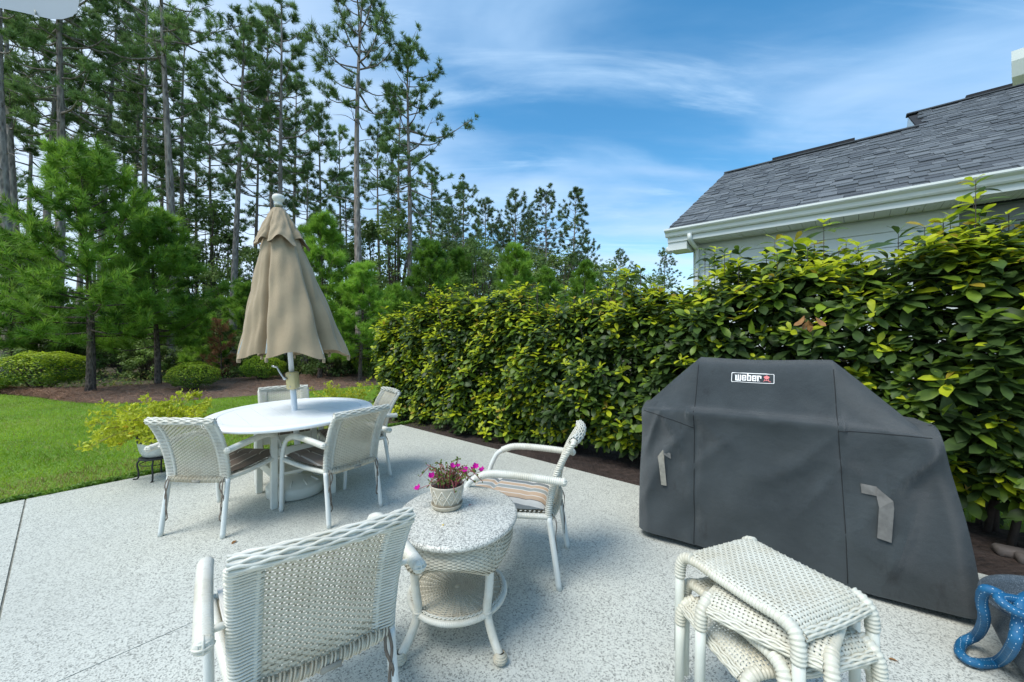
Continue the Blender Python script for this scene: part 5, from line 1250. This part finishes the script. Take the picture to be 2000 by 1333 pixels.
# ================================================================ TREES AND SHRUBS
def tuft(n, w, seed, open_=.9):
    """bundle of n needles of unit length round +z, single triangles"""
    rg = np.random.default_rng(seed); az = rg.uniform(0, 2 * math.pi, n); th = np.arccos(rg.uniform(math.cos(open_ * 1.35), 1, n)); L = rg.uniform(.7, 1.05, n); b = rg.uniform(-.25, .35, n)
    d = np.stack([np.sin(th) * np.cos(az), np.sin(th) * np.sin(az), np.cos(th)], -1); side = np.cross(d, rg.normal(0, 1, (n, 3))); side /= np.linalg.norm(side, axis=1, keepdims=True)
    base = np.stack([0 * b, 0 * b, b], -1) * .8; v = np.stack([base - side * w / 2, base + side * w / 2, base + d * L[:, None] - np.array([0, 0, .08])], 1).reshape(-1, 3)
    return v, np.arange(3 * n).reshape(-1, 3)
def pine_meshes(seed, H=16.0, cb=.5, rad=2.3, nb=46, bare=8, rt=.17, lean=.25, twigs=8, tufts=5, needle=.25, tn=19, tw=.085, droop=.1, asym=0.0):
    """tall forest pine: straight bole, dead lower limbs, ragged crown of limbs that carry needle tufts at their ends"""
    rg = np.random.default_rng(seed); tr = MB()
    zc_ = np.linspace(0, 1, 26); bx, by = rg.normal(0, lean), rg.normal(0, lean)
    tx = bx * zc_ ** 1.5 + .10 * np.sin(zc_ * 5 + seed); ty = by * zc_ ** 1.5 + .10 * np.cos(zc_ * 4 + seed)
    bole = np.stack([tx, ty, zc_ * H - .1], -1); r = rt * (1 - zc_ * .86) * (1 + .5 * np.exp(-zc_ * 40)); tr.tube(bole, np.maximum(r, .018), 9)
    P_, D_, S_ = [], [], []
    def at(z): k = np.clip(z / H, 0, 1); return np.array([np.interp(k, zc_, tx), np.interp(k, zc_, ty), z])
    for k in range(bare):
        z = H * rg.uniform(cb * .55, cb); a = rg.uniform(0, 6.28); L = rg.uniform(.4, 1.5); d = np.array([math.cos(a), math.sin(a), rg.uniform(-.15, .35)])
        q = smooth_path([at(z), at(z) + d * L * .5 + [0, 0, .05], at(z) + d * L + [0, 0, rg.uniform(-.25, .1)]], 7); tr.tube(q, np.linspace(.018, .005, 7), 4)
    for k in range(nb):
        f = (k + rg.random()) / nb; z = H * (cb + (1 - cb) * f ** .92) - .1; a = k * 2.399 + rg.normal(0, .5)
        env = math.sin(min(1, (1 - f) * 1.25 + .10) * math.pi / 2) * (.55 + .45 * math.sin(min(1, f * 3 + .25) * math.pi / 2)); L = rad * env * rg.uniform(.45, 1.15) * (1 + asym * math.cos(a)); el = -.12 + .95 * f + rg.normal(0, .13)
        d = np.array([math.cos(a) * math.cos(el), math.sin(a) * math.cos(el), math.sin(el)]); s0 = at(z); tip = s0 + d * L + np.array([0, 0, .16 * L])
        q = smooth_path([s0, s0 + d * L * .5 + np.array([0, 0, -droop * L]), tip], 9); tr.tube(q, np.linspace(.012 + .014 * L, .006, 9), 5)
        if rg.random() < .07: continue
        for j in range(max(2, int(twigs * (.5 + .5 * L / rad)))):
            u = rg.uniform(.38, 1.0) ** .8; b0 = q[min(8, int(u * 8))]; a2 = a + rg.normal(0, .95); e2 = rg.uniform(-.1, .9); dl = np.array([math.cos(a2) * math.cos(e2), math.sin(a2) * math.cos(e2), math.sin(e2)]); TL = rg.uniform(.25, .65) * (.6 + .25 * L)
            e = b0 + dl * TL; tr.tube([b0, (b0 + e) / 2 - np.array([0, 0, .03]), e], [.009, .006, .004], 3)
            for t in range(tufts):
                g_ = rg.uniform(.45, 1.0); P_.append(b0 + dl * TL * g_ + rg.normal(0, .045, 3)); D_.append(dl + np.array([0, 0, .7]) + rg.normal(0, .45, 3)); S_.append(needle * rg.uniform(.75, 1.25))
    for t in range(10): P_.append(at(H - .1 - t * .09)); D_.append(np.array([rg.normal(0, .5), rg.normal(0, .5), 1.0])); S_.append(needle)
    cr = MB(); tv, tf = tuft(tn, tw, seed); scatter(cr, tv, tf, np.array(P_), rot_to(np.array(D_)), np.array(S_))
    return tr, cr
def pine(name, tm, cm, x, d, topy, H0, label, cat='pine tree', group=None, rz=None, base=None):
    loc = Vector(((x - 1000) * d / FPX, d, LAWN_Z - .02)) if base is None else base
    h = CAM_H + (HORIZON - topy) * loc.y / FPX; sc = h / H0
    o = tag(empty(name, loc, rng.uniform(0, 6.28) if rz is None else rz), label, cat, group); o.scale = (sc ** .6 if sc < 1 else sc ** .8,) * 2 + (sc,)
    link('trunk', tm, o); c = link('crown', cm, o); return o
var = []
for s, kw in enumerate((dict(cb=.62, rad=2.2, nb=36, bare=9, rt=.18), dict(cb=.52, rad=2.2, nb=40, bare=9), dict(cb=.45, rad=2.0, nb=36, bare=8, rt=.15), dict(cb=.55, rad=1.9, nb=44, bare=8, rt=.14, lean=.4), dict(cb=.42, rad=1.9, nb=36, bare=8, rt=.14), dict(cb=.48, rad=2.6, nb=48, bare=8, asym=.4))):
    t_, c_ = pine_meshes(20 + s, **kw); var.append((t_.mesh('trunk', M['bark']), c_.mesh('crown', M['needle'], False)))
tall = [  # pixel x of the bole, distance, pixel y of the top, variant, label
    (9, 13.0, -300, 0, 'thick grey pine trunk at the left edge, crown above the frame'),
    (30, 17.5, -130, 1, 'dark pine directly right of the thick grey trunk at the left edge'),
    (-60, 18, -60, 2, 'tall pine whose branches enter at the left edge'),
    (92, 18.5, -90, 1, 'slender dark pine standing close left of the stouter forked pine under the fan blade'),
    (110, 14.5, -240, 5, 'stout pine under the white fan blade, with long upswept limbs'),
    (58, 25, 40, 4, 'distant dense pine between the two stout left trunks'),
    (150, 24, 30, 2, 'distant dense pine behind the young pine with the highest pointed top'),
    (201, 20.5, -40, 1, 'slim pine rising behind the right shoulder of the tallest young pine'),
    (257, 22.5, 10, 3, 'slim pine first to the left of the twin trunks near the pale trunk'),
    (286, 20.0, -60, 2, 'dark pine just left of the pale straight trunk'),
    (230, 29, 120, 4, 'low dense distant pine filling the gap left of the slim pines'),
    (318, 26, 90, 4, 'thin distant pine immediately left behind the pale straight trunk'),
    (333, 15.5, -150, 0, 'tall pine with pale straight trunk and open crown, left of the umbrella'),
    (346, 24, 40, 2, 'darker pine half hidden behind the pale straight trunk'),
    (420, 26.5, 170, 4, 'smaller pine midway between the pale trunk and the umbrella'),
    (390, 30, 210, 2, 'small distant pine left of the midway pine'),
    (459, 17.2, 35, 1, 'tall pine with full crown standing just left of the umbrella'),
    (533, 20.5, 40, 3, 'tall thin pine directly behind the umbrella finial'),
    (553, 18.2, 5, 2, 'tall pine rising just right of the umbrella finial'),
    (500, 27, 150, 4, 'low-crowned distant pine behind the left side of the umbrella top'),
    (576, 24.5, 130, 4, 'shorter pine right of the umbrella top, in front of the sky gap'),
    (630, 26.5, 210, 2, 'short distant pine above the round young pine'),
    (659, 29, 250, 4, 'thin low pine between the round young pine and the tallest bare trunk'),
    (699, 16.8, -70, 0, 'tallest isolated pine with long bare trunk right of the umbrella'),
    (745, 25.5, 250, 4, 'bushy pine just right of the tall isolated trunk'),
    (796, 18.5, 80, 5, 'tall pine with leaning right-hand limbs at the edge of the open sky'),
    (772, 23, 190, 2, 'dense pine close behind the tall pine at the edge of the open sky'),
    (370, 25, 350, 4, 'low bushy pine between the pale trunk and the twin behind it'),
    (440, 24, 400, 2, 'low pine in front of the full-crowned pine left of the umbrella'),
    (605, 23, 330, 4, 'low pine filling the gap right of the umbrella top'),
    (680, 28, 340, 2, 'low far pine left of the tallest bare trunk'),
    (185, 26, 300, 4, 'low pine behind the slim pine over the tallest young pine'),
    (838, 27, 320, 4, 'low dense pine right beside the open sky edge'),
]
for i, (x, d, ty, v, lab) in enumerate(tall): pine('pine_tree', *var[v], x, d, ty, 16.0, lab, group='tall pines of the wood', rz=(0.4 if v == 5 and x > 700 else None))
# the far group beyond the hedge
fvar = []
for s, kw in enumerate((dict(cb=.40, rad=3.0, nb=60), dict(cb=.34, rad=3.3, nb=70), dict(cb=.46, rad=2.0, nb=54))):
    t_, c_ = pine_meshes(40 + s, tn=12, tw=.13, needle=.30, tufts=6, twigs=7, **kw); fvar.append((t_.mesh('trunk', M['bark']), c_.mesh('crown', M['needle_far'], False)))
far = [(905, 38, 358, 0, 'far pine with bare leaning top, first of the group right of the tall wood'), (948, 41, 392, 1, 'broad far pine second in the group above the hedge'), (1008, 40, 380, 1, 'far pine third in the group above the hedge'), (1062, 37, 372, 0, 'far pine with clear pale trunk above the hedge middle'), (1120, 39, 368, 2, 'narrow tiered far pine standing alone against the sky'), (1028, 52, 425, 1, 'low far pine behind the gap in the group'), (985, 55, 440, 1, 'low far pine deep behind the second and third of the group'),
       (1150, 60, 470, 1, 'small far pine just right of the narrow tiered pine'), (1210, 75, 492, 1, 'very small far pine near the gable'), (1240, 90, 520, 1, 'lowest far pine left of the gable'), (1300, 70, 488, 0, 'far pine showing beside the house gutter corner'), (1180, 85, 520, 1, 'faint far pine between the narrow tiered pine and the gable'), (880, 34, 420, 1, 'far pine at the foot of the open sky edge'), (860, 40, 400, 0, 'far pine behind the low dense pine')]
for i, (x, d, ty, v, lab) in enumerate(far): pine('pine_tree', *fvar[v], x, d, ty, 16.0, lab, group='far pines')

def young_meshes(seed, H=5.0, rad=1.7, cb=.22, nb=34, needle=.25, tn=20, tw=.072, tufts=5, twigs=8, tip=.3, rt=.085):
    """young pine with live whorls nearly to the ground and long soft needles, candles at the tips"""
    rg = np.random.default_rng(seed); tr = MB(); zc_ = np.linspace(0, 1, 16); bole = np.stack([.06 * np.sin(zc_ * 4 + seed), .05 * np.cos(zc_ * 3), zc_ * H - .08], -1)
    tr.tube(bole, np.maximum(rt * (1 - zc_ * .92) * (1 + .25 * np.exp(-zc_ * 30)), .012), 10)
    P_, D_, S_ = [], [], []; P2, D2, S2 = [], [], []
    for k in range(nb):
        f = (k + .5 * rg.random()) / nb; z = H * (cb + (1 - cb) * f); a = k * 2.399 + rg.normal(0, .35); L = rad * ((1 - f) ** .75 * .92 + .06) * rg.uniform(.75, 1.12) * min(1, .62 + f * 2.5); el = .02 + .95 * f + rg.normal(0, .1)
        s0 = np.array([0, 0, z]); d = np.array([math.cos(a) * math.cos(el), math.sin(a) * math.cos(el), math.sin(el)]); q = smooth_path([s0, s0 + d * L * .5 - np.array([0, 0, .05 * L]), s0 + d * L + np.array([0, 0, .16 * L])], 9); tr.tube(q, np.linspace(.010 + .008 * L, .005, 9), 5)
        for j in range(max(3, int(twigs * (.5 + L / rad)))):
            u = rg.uniform(.25, 1.0); b0 = q[min(8, int(u * 8.9))]; a2 = a + rg.normal(0, .9); e2 = rg.uniform(0, .85); dl = np.array([math.cos(a2) * math.cos(e2), math.sin(a2) * math.cos(e2), math.sin(e2)]); TL = rg.uniform(.18, .42) * (.5 + .4 * L); e = b0 + dl * TL
            tr.tube([b0, e], [.006, .003], 3)
            for t in range(tufts): P_.append(b0 + dl * TL * rg.uniform(.2, 1)); D_.append(dl * 1.2 + [0, 0, .35] + rg.normal(0, .4, 3)); S_.append(needle * rg.uniform(.8, 1.2))
            if rg.random() < .8: P2.append(e); D2.append(dl * .6 + [0, 0, 1.1] + rg.normal(0, .15, 3)); S2.append(needle * rg.uniform(.7, 1.0))
    for t in range(14): P2.append(np.array([0, 0, H - t * .07]) + rg.normal(0, .03, 3)); D2.append(np.array([rg.normal(0, .3), rg.normal(0, .3), 1.0])); S2.append(needle)
    cr = MB(); tv, tf = tuft(tn, tw, seed); scatter(cr, tv, tf, np.array(P_), rot_to(np.array(D_, float)), np.array(S_), 0)
    tv, tf = tuft(18, tw, seed + 1, .42); scatter(cr, tv, tf, np.array(P2), rot_to(np.array(D2, float)), np.array(S2), (rng.random(len(P2)) < tip * 2).astype(int))
    return tr, cr
yv = []
for s, kw in enumerate((dict(H=5.6, rad=2.25, nb=60, cb=.24, rt=.10), dict(H=4.7, rad=1.9, nb=52, cb=.25), dict(H=5.0, rad=1.6, nb=48, cb=.22), dict(H=3.0, rad=.9, nb=26, cb=.12, tufts=4, rt=.045))):
    t_, c_ = young_meshes(60 + s, **kw); yv.append((t_.mesh('trunk', M['bark_young']), c_.mesh('crown', [M['needle_young'], M['needle_tip']], False)))
young = [(170, 9.5, 305, 0, 5.6, 'largest young pine with long soft needles and dark trunk in the straw bed'), (303, 11.0, 428, 1, 4.7, 'young pine second from the left trunk, behind the round shrub'), (626, 12.6, 432, 2, 5.0, 'bright round-topped young pine right of the umbrella'), (706, 12.2, 520, 2, 5.0, 'darker young pine between the umbrella and the hedge end'),
         (20, 12.5, 470, 1, 4.7, 'young pine at the left edge behind the large clipped shrub'), (842, 17, 478, 2, 5.0, 'rounded young pine above the far end of the hedge'), (1006, 18, 484, 2, 5.0, 'rounded young pine above the hedge, below the far group'), (1142, 20, 520, 2, 5.0, 'pale young pine just showing over the hedge below the narrow far pine'), (395, 13.4, 620, 3, 3.0, 'small young pine beside the dead brown sapling'), (105, 13.6, 560, 3, 3.0, 'small young pine behind the largest young pine'), (235, 14.5, 540, 1, 4.7, 'shaded young pine between the two largest young pines'), (480, 15.5, 560, 1, 4.7, 'shaded young pine behind the left hem of the umbrella'), (770, 15, 560, 3, 3.0, 'small young pine at the hedge end'), (900, 22, 500, 1, 4.7, 'young pine over the hedge between the two rounded ones'), (1070, 24, 530, 2, 5.0, 'small young pine over the hedge right of the second rounded one')]
for x, d, ty, v, H0, lab in young: pine('young_pine', *yv[v], x, d, ty, H0, lab, 'young pine', 'young pines')
t_, c_ = young_meshes(77, H=2.2, rad=.6, nb=22, cb=.10, needle=.17, tn=14, tufts=3, twigs=4, rt=.03); br = (t_.mesh('trunk', M['twig']), c_.mesh('crown', [M['needle_brown'], M['needle_brown']], False))
pine('pine_sapling', *br, 431, 12.9, 625, 2.2, 'dead rust-brown pine sapling left of the umbrella', 'sapling')
pine('pine_sapling', *br, 352, 14.5, 705, 2.2, 'low dead brown sapling behind the round shrub', 'sapling')

# leafy understory: bushes and small trees with separate crowns
lfv = np.array([[0, -.5, 0], [.32, 0, .10], [0, .6, 0], [-.32, 0, .10]]); lff = [[0, 1, 2, 3]]
def bush_meshes(seed, n=2600, rad=1.0, H=2.2, lf=.11, stems=7, clump=26, m='under', cbase=.12):
    rg = np.random.default_rng(seed); st, cr = MB(), MB(); cl = []
    for k in range(clump):
        a = rg.uniform(0, 6.28); f = rg.uniform(cbase, 1) ; r = rad * math.sqrt(rg.random()) * math.sin(min(1, .25 + (1 - f) * 1.3) * math.pi / 2); cl.append((r * math.cos(a), r * math.sin(a), f * H, rg.uniform(.16, .36) * rad))
    cl = np.array(cl); i = rg.integers(0, clump, n); u = rg.normal(0, 1, (n, 3)); u /= np.linalg.norm(u, axis=1, keepdims=True); rr = cl[i, 3] * rg.random(n) ** .45
    pos = cl[i, :3] + u * rr[:, None] * np.array([1.1, 1.1, .75]); d = u + np.array([0, 0, .9]) + rg.normal(0, .4, (n, 3)); scatter(cr, lfv, lff, pos, rot_to(d), lf * rg.uniform(.6, 1.3, n))
    for k in range(clump):
        b = np.array([rg.normal(0, .08), rg.normal(0, .08), -.05]); c = cl[k, :3]; st.tube(smooth_path([b, (b * .6 + c * .4) + [0, 0, .1 * H], c], 7), np.linspace(.02 * H / 2, .005, 7), 4)
    return st.mesh('stems', M['twig']), cr.mesh('foliage', M[m], False)
ub = [bush_meshes(80, m='under'), bush_meshes(81, m='under', n=3000, clump=32), bush_meshes(82, m='under_light', n=1800, clump=22, lf=.10)]
def bush(name, mm, x, d, topy, H0, lab, cat, group=None, wide=1.0, y0=None):
    loc = Vector(((x - 1000) * d / FPX, d, LAWN_Z - .02)); h = CAM_H + (HORIZON - topy) * d / FPX; sc = h / H0
    o = tag(empty(name, loc, rng.uniform(0, 6.28)), lab, cat, group); o.scale = (sc * wide, sc * wide, sc); link('stems', mm[0], o); link('foliage', mm[1], o); return o
marks = [(-250, 'beyond the left edge'), (-60, 'at the left edge'), (40, 'behind the boxy clipped shrub'), (110, 'left of the largest young pine'), (180, 'behind the largest young pine'), (240, 'between the two nearest young pine trunks'), (300, 'behind the second young pine'), (362, 'behind the round yellow-topped shrub'), (425, 'by the dead brown sapling'), (490, 'behind the left hem of the umbrella'), (560, 'straight behind the umbrella pole'), (625, 'behind the bright round-topped young pine'), (690, 'below the darker young pine'), (745, 'at the hedge end'), (830, 'behind the hedge end')]
seen_l = {}
for row, xs in ((0, np.linspace(-280, 860, 26)), (1, np.linspace(-300, 880, 24))):
    for x in xs:
        d = (13.0 + 1.8 * rng.random()) if row == 0 else (18.5 + 3 * rng.random()); ty = (rng.uniform(615, 668) if row == 0 else rng.uniform(570, 635)); v = int(rng.integers(0, 3)) if rng.random() < .35 else int(rng.integers(0, 2)); x = x + rng.uniform(-18, 18)
        mk = min(marks, key=lambda m: abs(m[0] - x))[1]; lab = '%s%s leafy bush %s' % (('low ' if row == 0 else 'tall '), ('light green' if v == 2 else 'dark green'), mk)
        while lab in seen_l: lab = lab.replace('leafy bush', seen_l[lab].pop(0) + ' leafy bush', 1)
        seen_l[lab] = ['broader', 'rounder', 'denser', 'looser']
        bush('understory_bush', ub[v], x, d, ty, 2.2, lab, 'bush', 'bushes at the edge of the wood', 1.0 if row == 0 else .8)
# leafy small trees that stand out
lt = bush_meshes(90, n=4200, rad=1.3, H=5.5, lf=.13, clump=60, m='under_light', cbase=.15); lt2 = bush_meshes(91, n=4200, rad=1.5, H=5.5, lf=.14, clump=54, m='under', cbase=.1)
for x, d, ty, mm, lab in ((940, 20, 468, lt, 'pale yellow-green leafy tree above the hedge between the rounded young pines'), (772, 19, 415, lt, 'light leafy tree at the foot of the tall pines by the open sky'), (735, 22, 440, lt2, 'dark leafy tree right of the isolated bare trunk'), (402, 22, 400, lt2, 'leafy tree between the pale trunk and the umbrella'), (860, 24, 470, lt2, 'leafy tree at the far end of the hedge'), (1040, 30, 500, lt2, 'dark leafy tree over the middle of the hedge'), (1095, 34, 495, lt2, 'dark leafy tree below the narrow far pine'), (1180, 36, 515, lt2, 'dark leafy tree at the low end of the far wood'), (1230, 40, 530, lt2, 'dark leafy tree beside the gable, over the hedge'), (1285, 44, 540, lt2, 'dark leafy tree next to the house corner'), (905, 30, 475, lt2, 'leafy tree below the first far pine'), (965, 33, 505, lt, 'light leafy tree below the broad second far pine'), (1015, 36, 500, lt2, 'leafy tree at the foot of the third far pine'), (1070, 38, 488, lt, 'light leafy tree at the foot of the clear-trunked far pine'), (1130, 42, 500, lt2, 'leafy tree behind the narrow tiered far pine'), (1160, 30, 535, lt, 'light leafy tree low over the hedge, right of the pale young pine'), (1210, 34, 540, lt2, 'leafy tree low over the hedge, short of the house'), (870, 28, 500, lt, 'light leafy tree behind the rounded young pine at the hedge end'), (820, 26, 470, lt2, 'leafy tree behind the tall pine at the open sky'), (660, 23, 470, lt2, 'leafy tree behind the bright round-topped young pine'), (500, 21, 490, lt2, 'leafy tree behind the left side of the umbrella'), (440, 20, 510, lt, 'light leafy tree left of the umbrella behind the dead sapling'), (360, 21, 490, lt2, 'leafy tree below the pale straight trunk'), (250, 20, 500, lt2, 'leafy tree behind the two largest young pines'), (90, 20, 480, lt2, 'leafy tree behind the left flank of the largest young pine')):
    bush('leafy_tree', mm, x, d, ty, 5.5, lab, 'tree', 'small leafy trees')
# the wood beyond reads as one mass
mb = MB(); n = 46000; x = rng.uniform(-75, 45, n); y = rng.uniform(27, 62, n); y = np.where(x > -4, y + 22, y); zz2 = rng.random(n) ** .8 * (2.4 + 2.2 * rng.random(n)) * np.clip((y - 18) / 16, .5, 1.5)
u = rng.normal(0, 1, (n, 3)) + np.array([0, 0, .8]); scatter(mb, lfv, lff, np.stack([x, y, zz2], -1), rot_to(u), rng.uniform(.25, .6, n), (rng.random(n) < .2).astype(int)); tag(mb.build('far_undergrowth', [M['under'], M['needle_far']], smooth=False), kind='stuff')
mb = MB(); n = 9000; x = rng.uniform(-20, 1, n); y = np.interp(x, bk[:, 0], bk[:, 1]) + rng.random(n) ** 1.6 * 5 - .15; u = rng.normal(0, 1, (n, 3)) + np.array([0, 0, .8]); scatter(mb, lfv, lff, np.stack([x, y, LAWN_Z + rng.random(n) ** 2 * .35], -1), rot_to(u), rng.uniform(.04, .10, n), (rng.random(n) < .3).astype(int)); tag(mb.build('woodland_ground_cover', [M['under'], M['grass_dry']], smooth=False), kind='stuff')

# clipped shrubs in the straw bed
def shrub_meshes(seed, boxy, n=7000, lf=.034):
    rg = np.random.default_rng(seed); st, cr = MB(), MB()
    u = rg.normal(0, 1, (n, 3)); u /= np.linalg.norm(u, axis=1, keepdims=True); u[:, 2] = np.where(u[:, 2] < -.75, -u[:, 2], u[:, 2])
    e = boxy; p = np.sign(u) * np.abs(u) ** e; p /= np.maximum(1e-6, np.linalg.norm(p, axis=1, keepdims=True) ** .55 if boxy < 1 else 1)
    lump = 1 + .07 * np.sin(p[:, 0] * 7 + seed) * np.sin(p[:, 1] * 6) + .05 * np.sin(p[:, 2] * 9 + p[:, 0] * 5); dp = 1 - .32 * rg.random(n) ** 2.2
    pos = p * (lump * dp)[:, None] * np.array([.5, .5, .45]) + np.array([0, 0, .52]); d = u + np.array([0, 0, .4]) + rg.normal(0, .5, (n, 3))
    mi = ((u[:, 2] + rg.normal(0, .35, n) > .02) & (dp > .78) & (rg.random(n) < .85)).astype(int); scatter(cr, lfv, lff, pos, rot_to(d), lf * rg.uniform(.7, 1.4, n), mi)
    for k in range(14): a = rg.uniform(0, 6.28); r = rg.uniform(.1, .38); st.tube(smooth_path([(rg.normal(0, .05), rg.normal(0, .05), -.05), (r * .5 * math.cos(a), r * .5 * math.sin(a), .2), (r * math.cos(a), r * math.sin(a), .62)], 6), np.linspace(.014, .004, 6), 4)
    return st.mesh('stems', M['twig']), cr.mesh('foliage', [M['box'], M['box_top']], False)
sh = [shrub_meshes(100, .62, 9000), shrub_meshes(101, 1.0), shrub_meshes(102, .8)]
for x, yb, w, yt, v, lab, d in ((52, 768, 128, 690, 0, 'wide boxy clipped shrub at the left edge of the straw bed', None), (362, 771, 88, 712, 1, 'round yellow-topped clipped shrub in the straw bed left of the umbrella', None), (503, 750, 78, 698, 1, 'round green shrub under the left hem of the umbrella', None), (712, 741, 66, 668, 2, 'square clipped shrub right of the umbrella, beside the hedge end', None), (-40, 772, 60, 745, 1, 'low round shrub at the left edge in front of the boxy one', None)):
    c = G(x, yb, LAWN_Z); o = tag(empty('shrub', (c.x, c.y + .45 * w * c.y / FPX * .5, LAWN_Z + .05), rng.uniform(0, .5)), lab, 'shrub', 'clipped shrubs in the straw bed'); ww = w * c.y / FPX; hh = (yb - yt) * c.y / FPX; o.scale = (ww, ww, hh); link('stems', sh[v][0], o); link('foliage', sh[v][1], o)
bush('leafy_shrub', ub[2], 30, 11.2, 676, 2.2, 'light green leafy shrub peeping over the boxy clipped shrub', 'shrub')
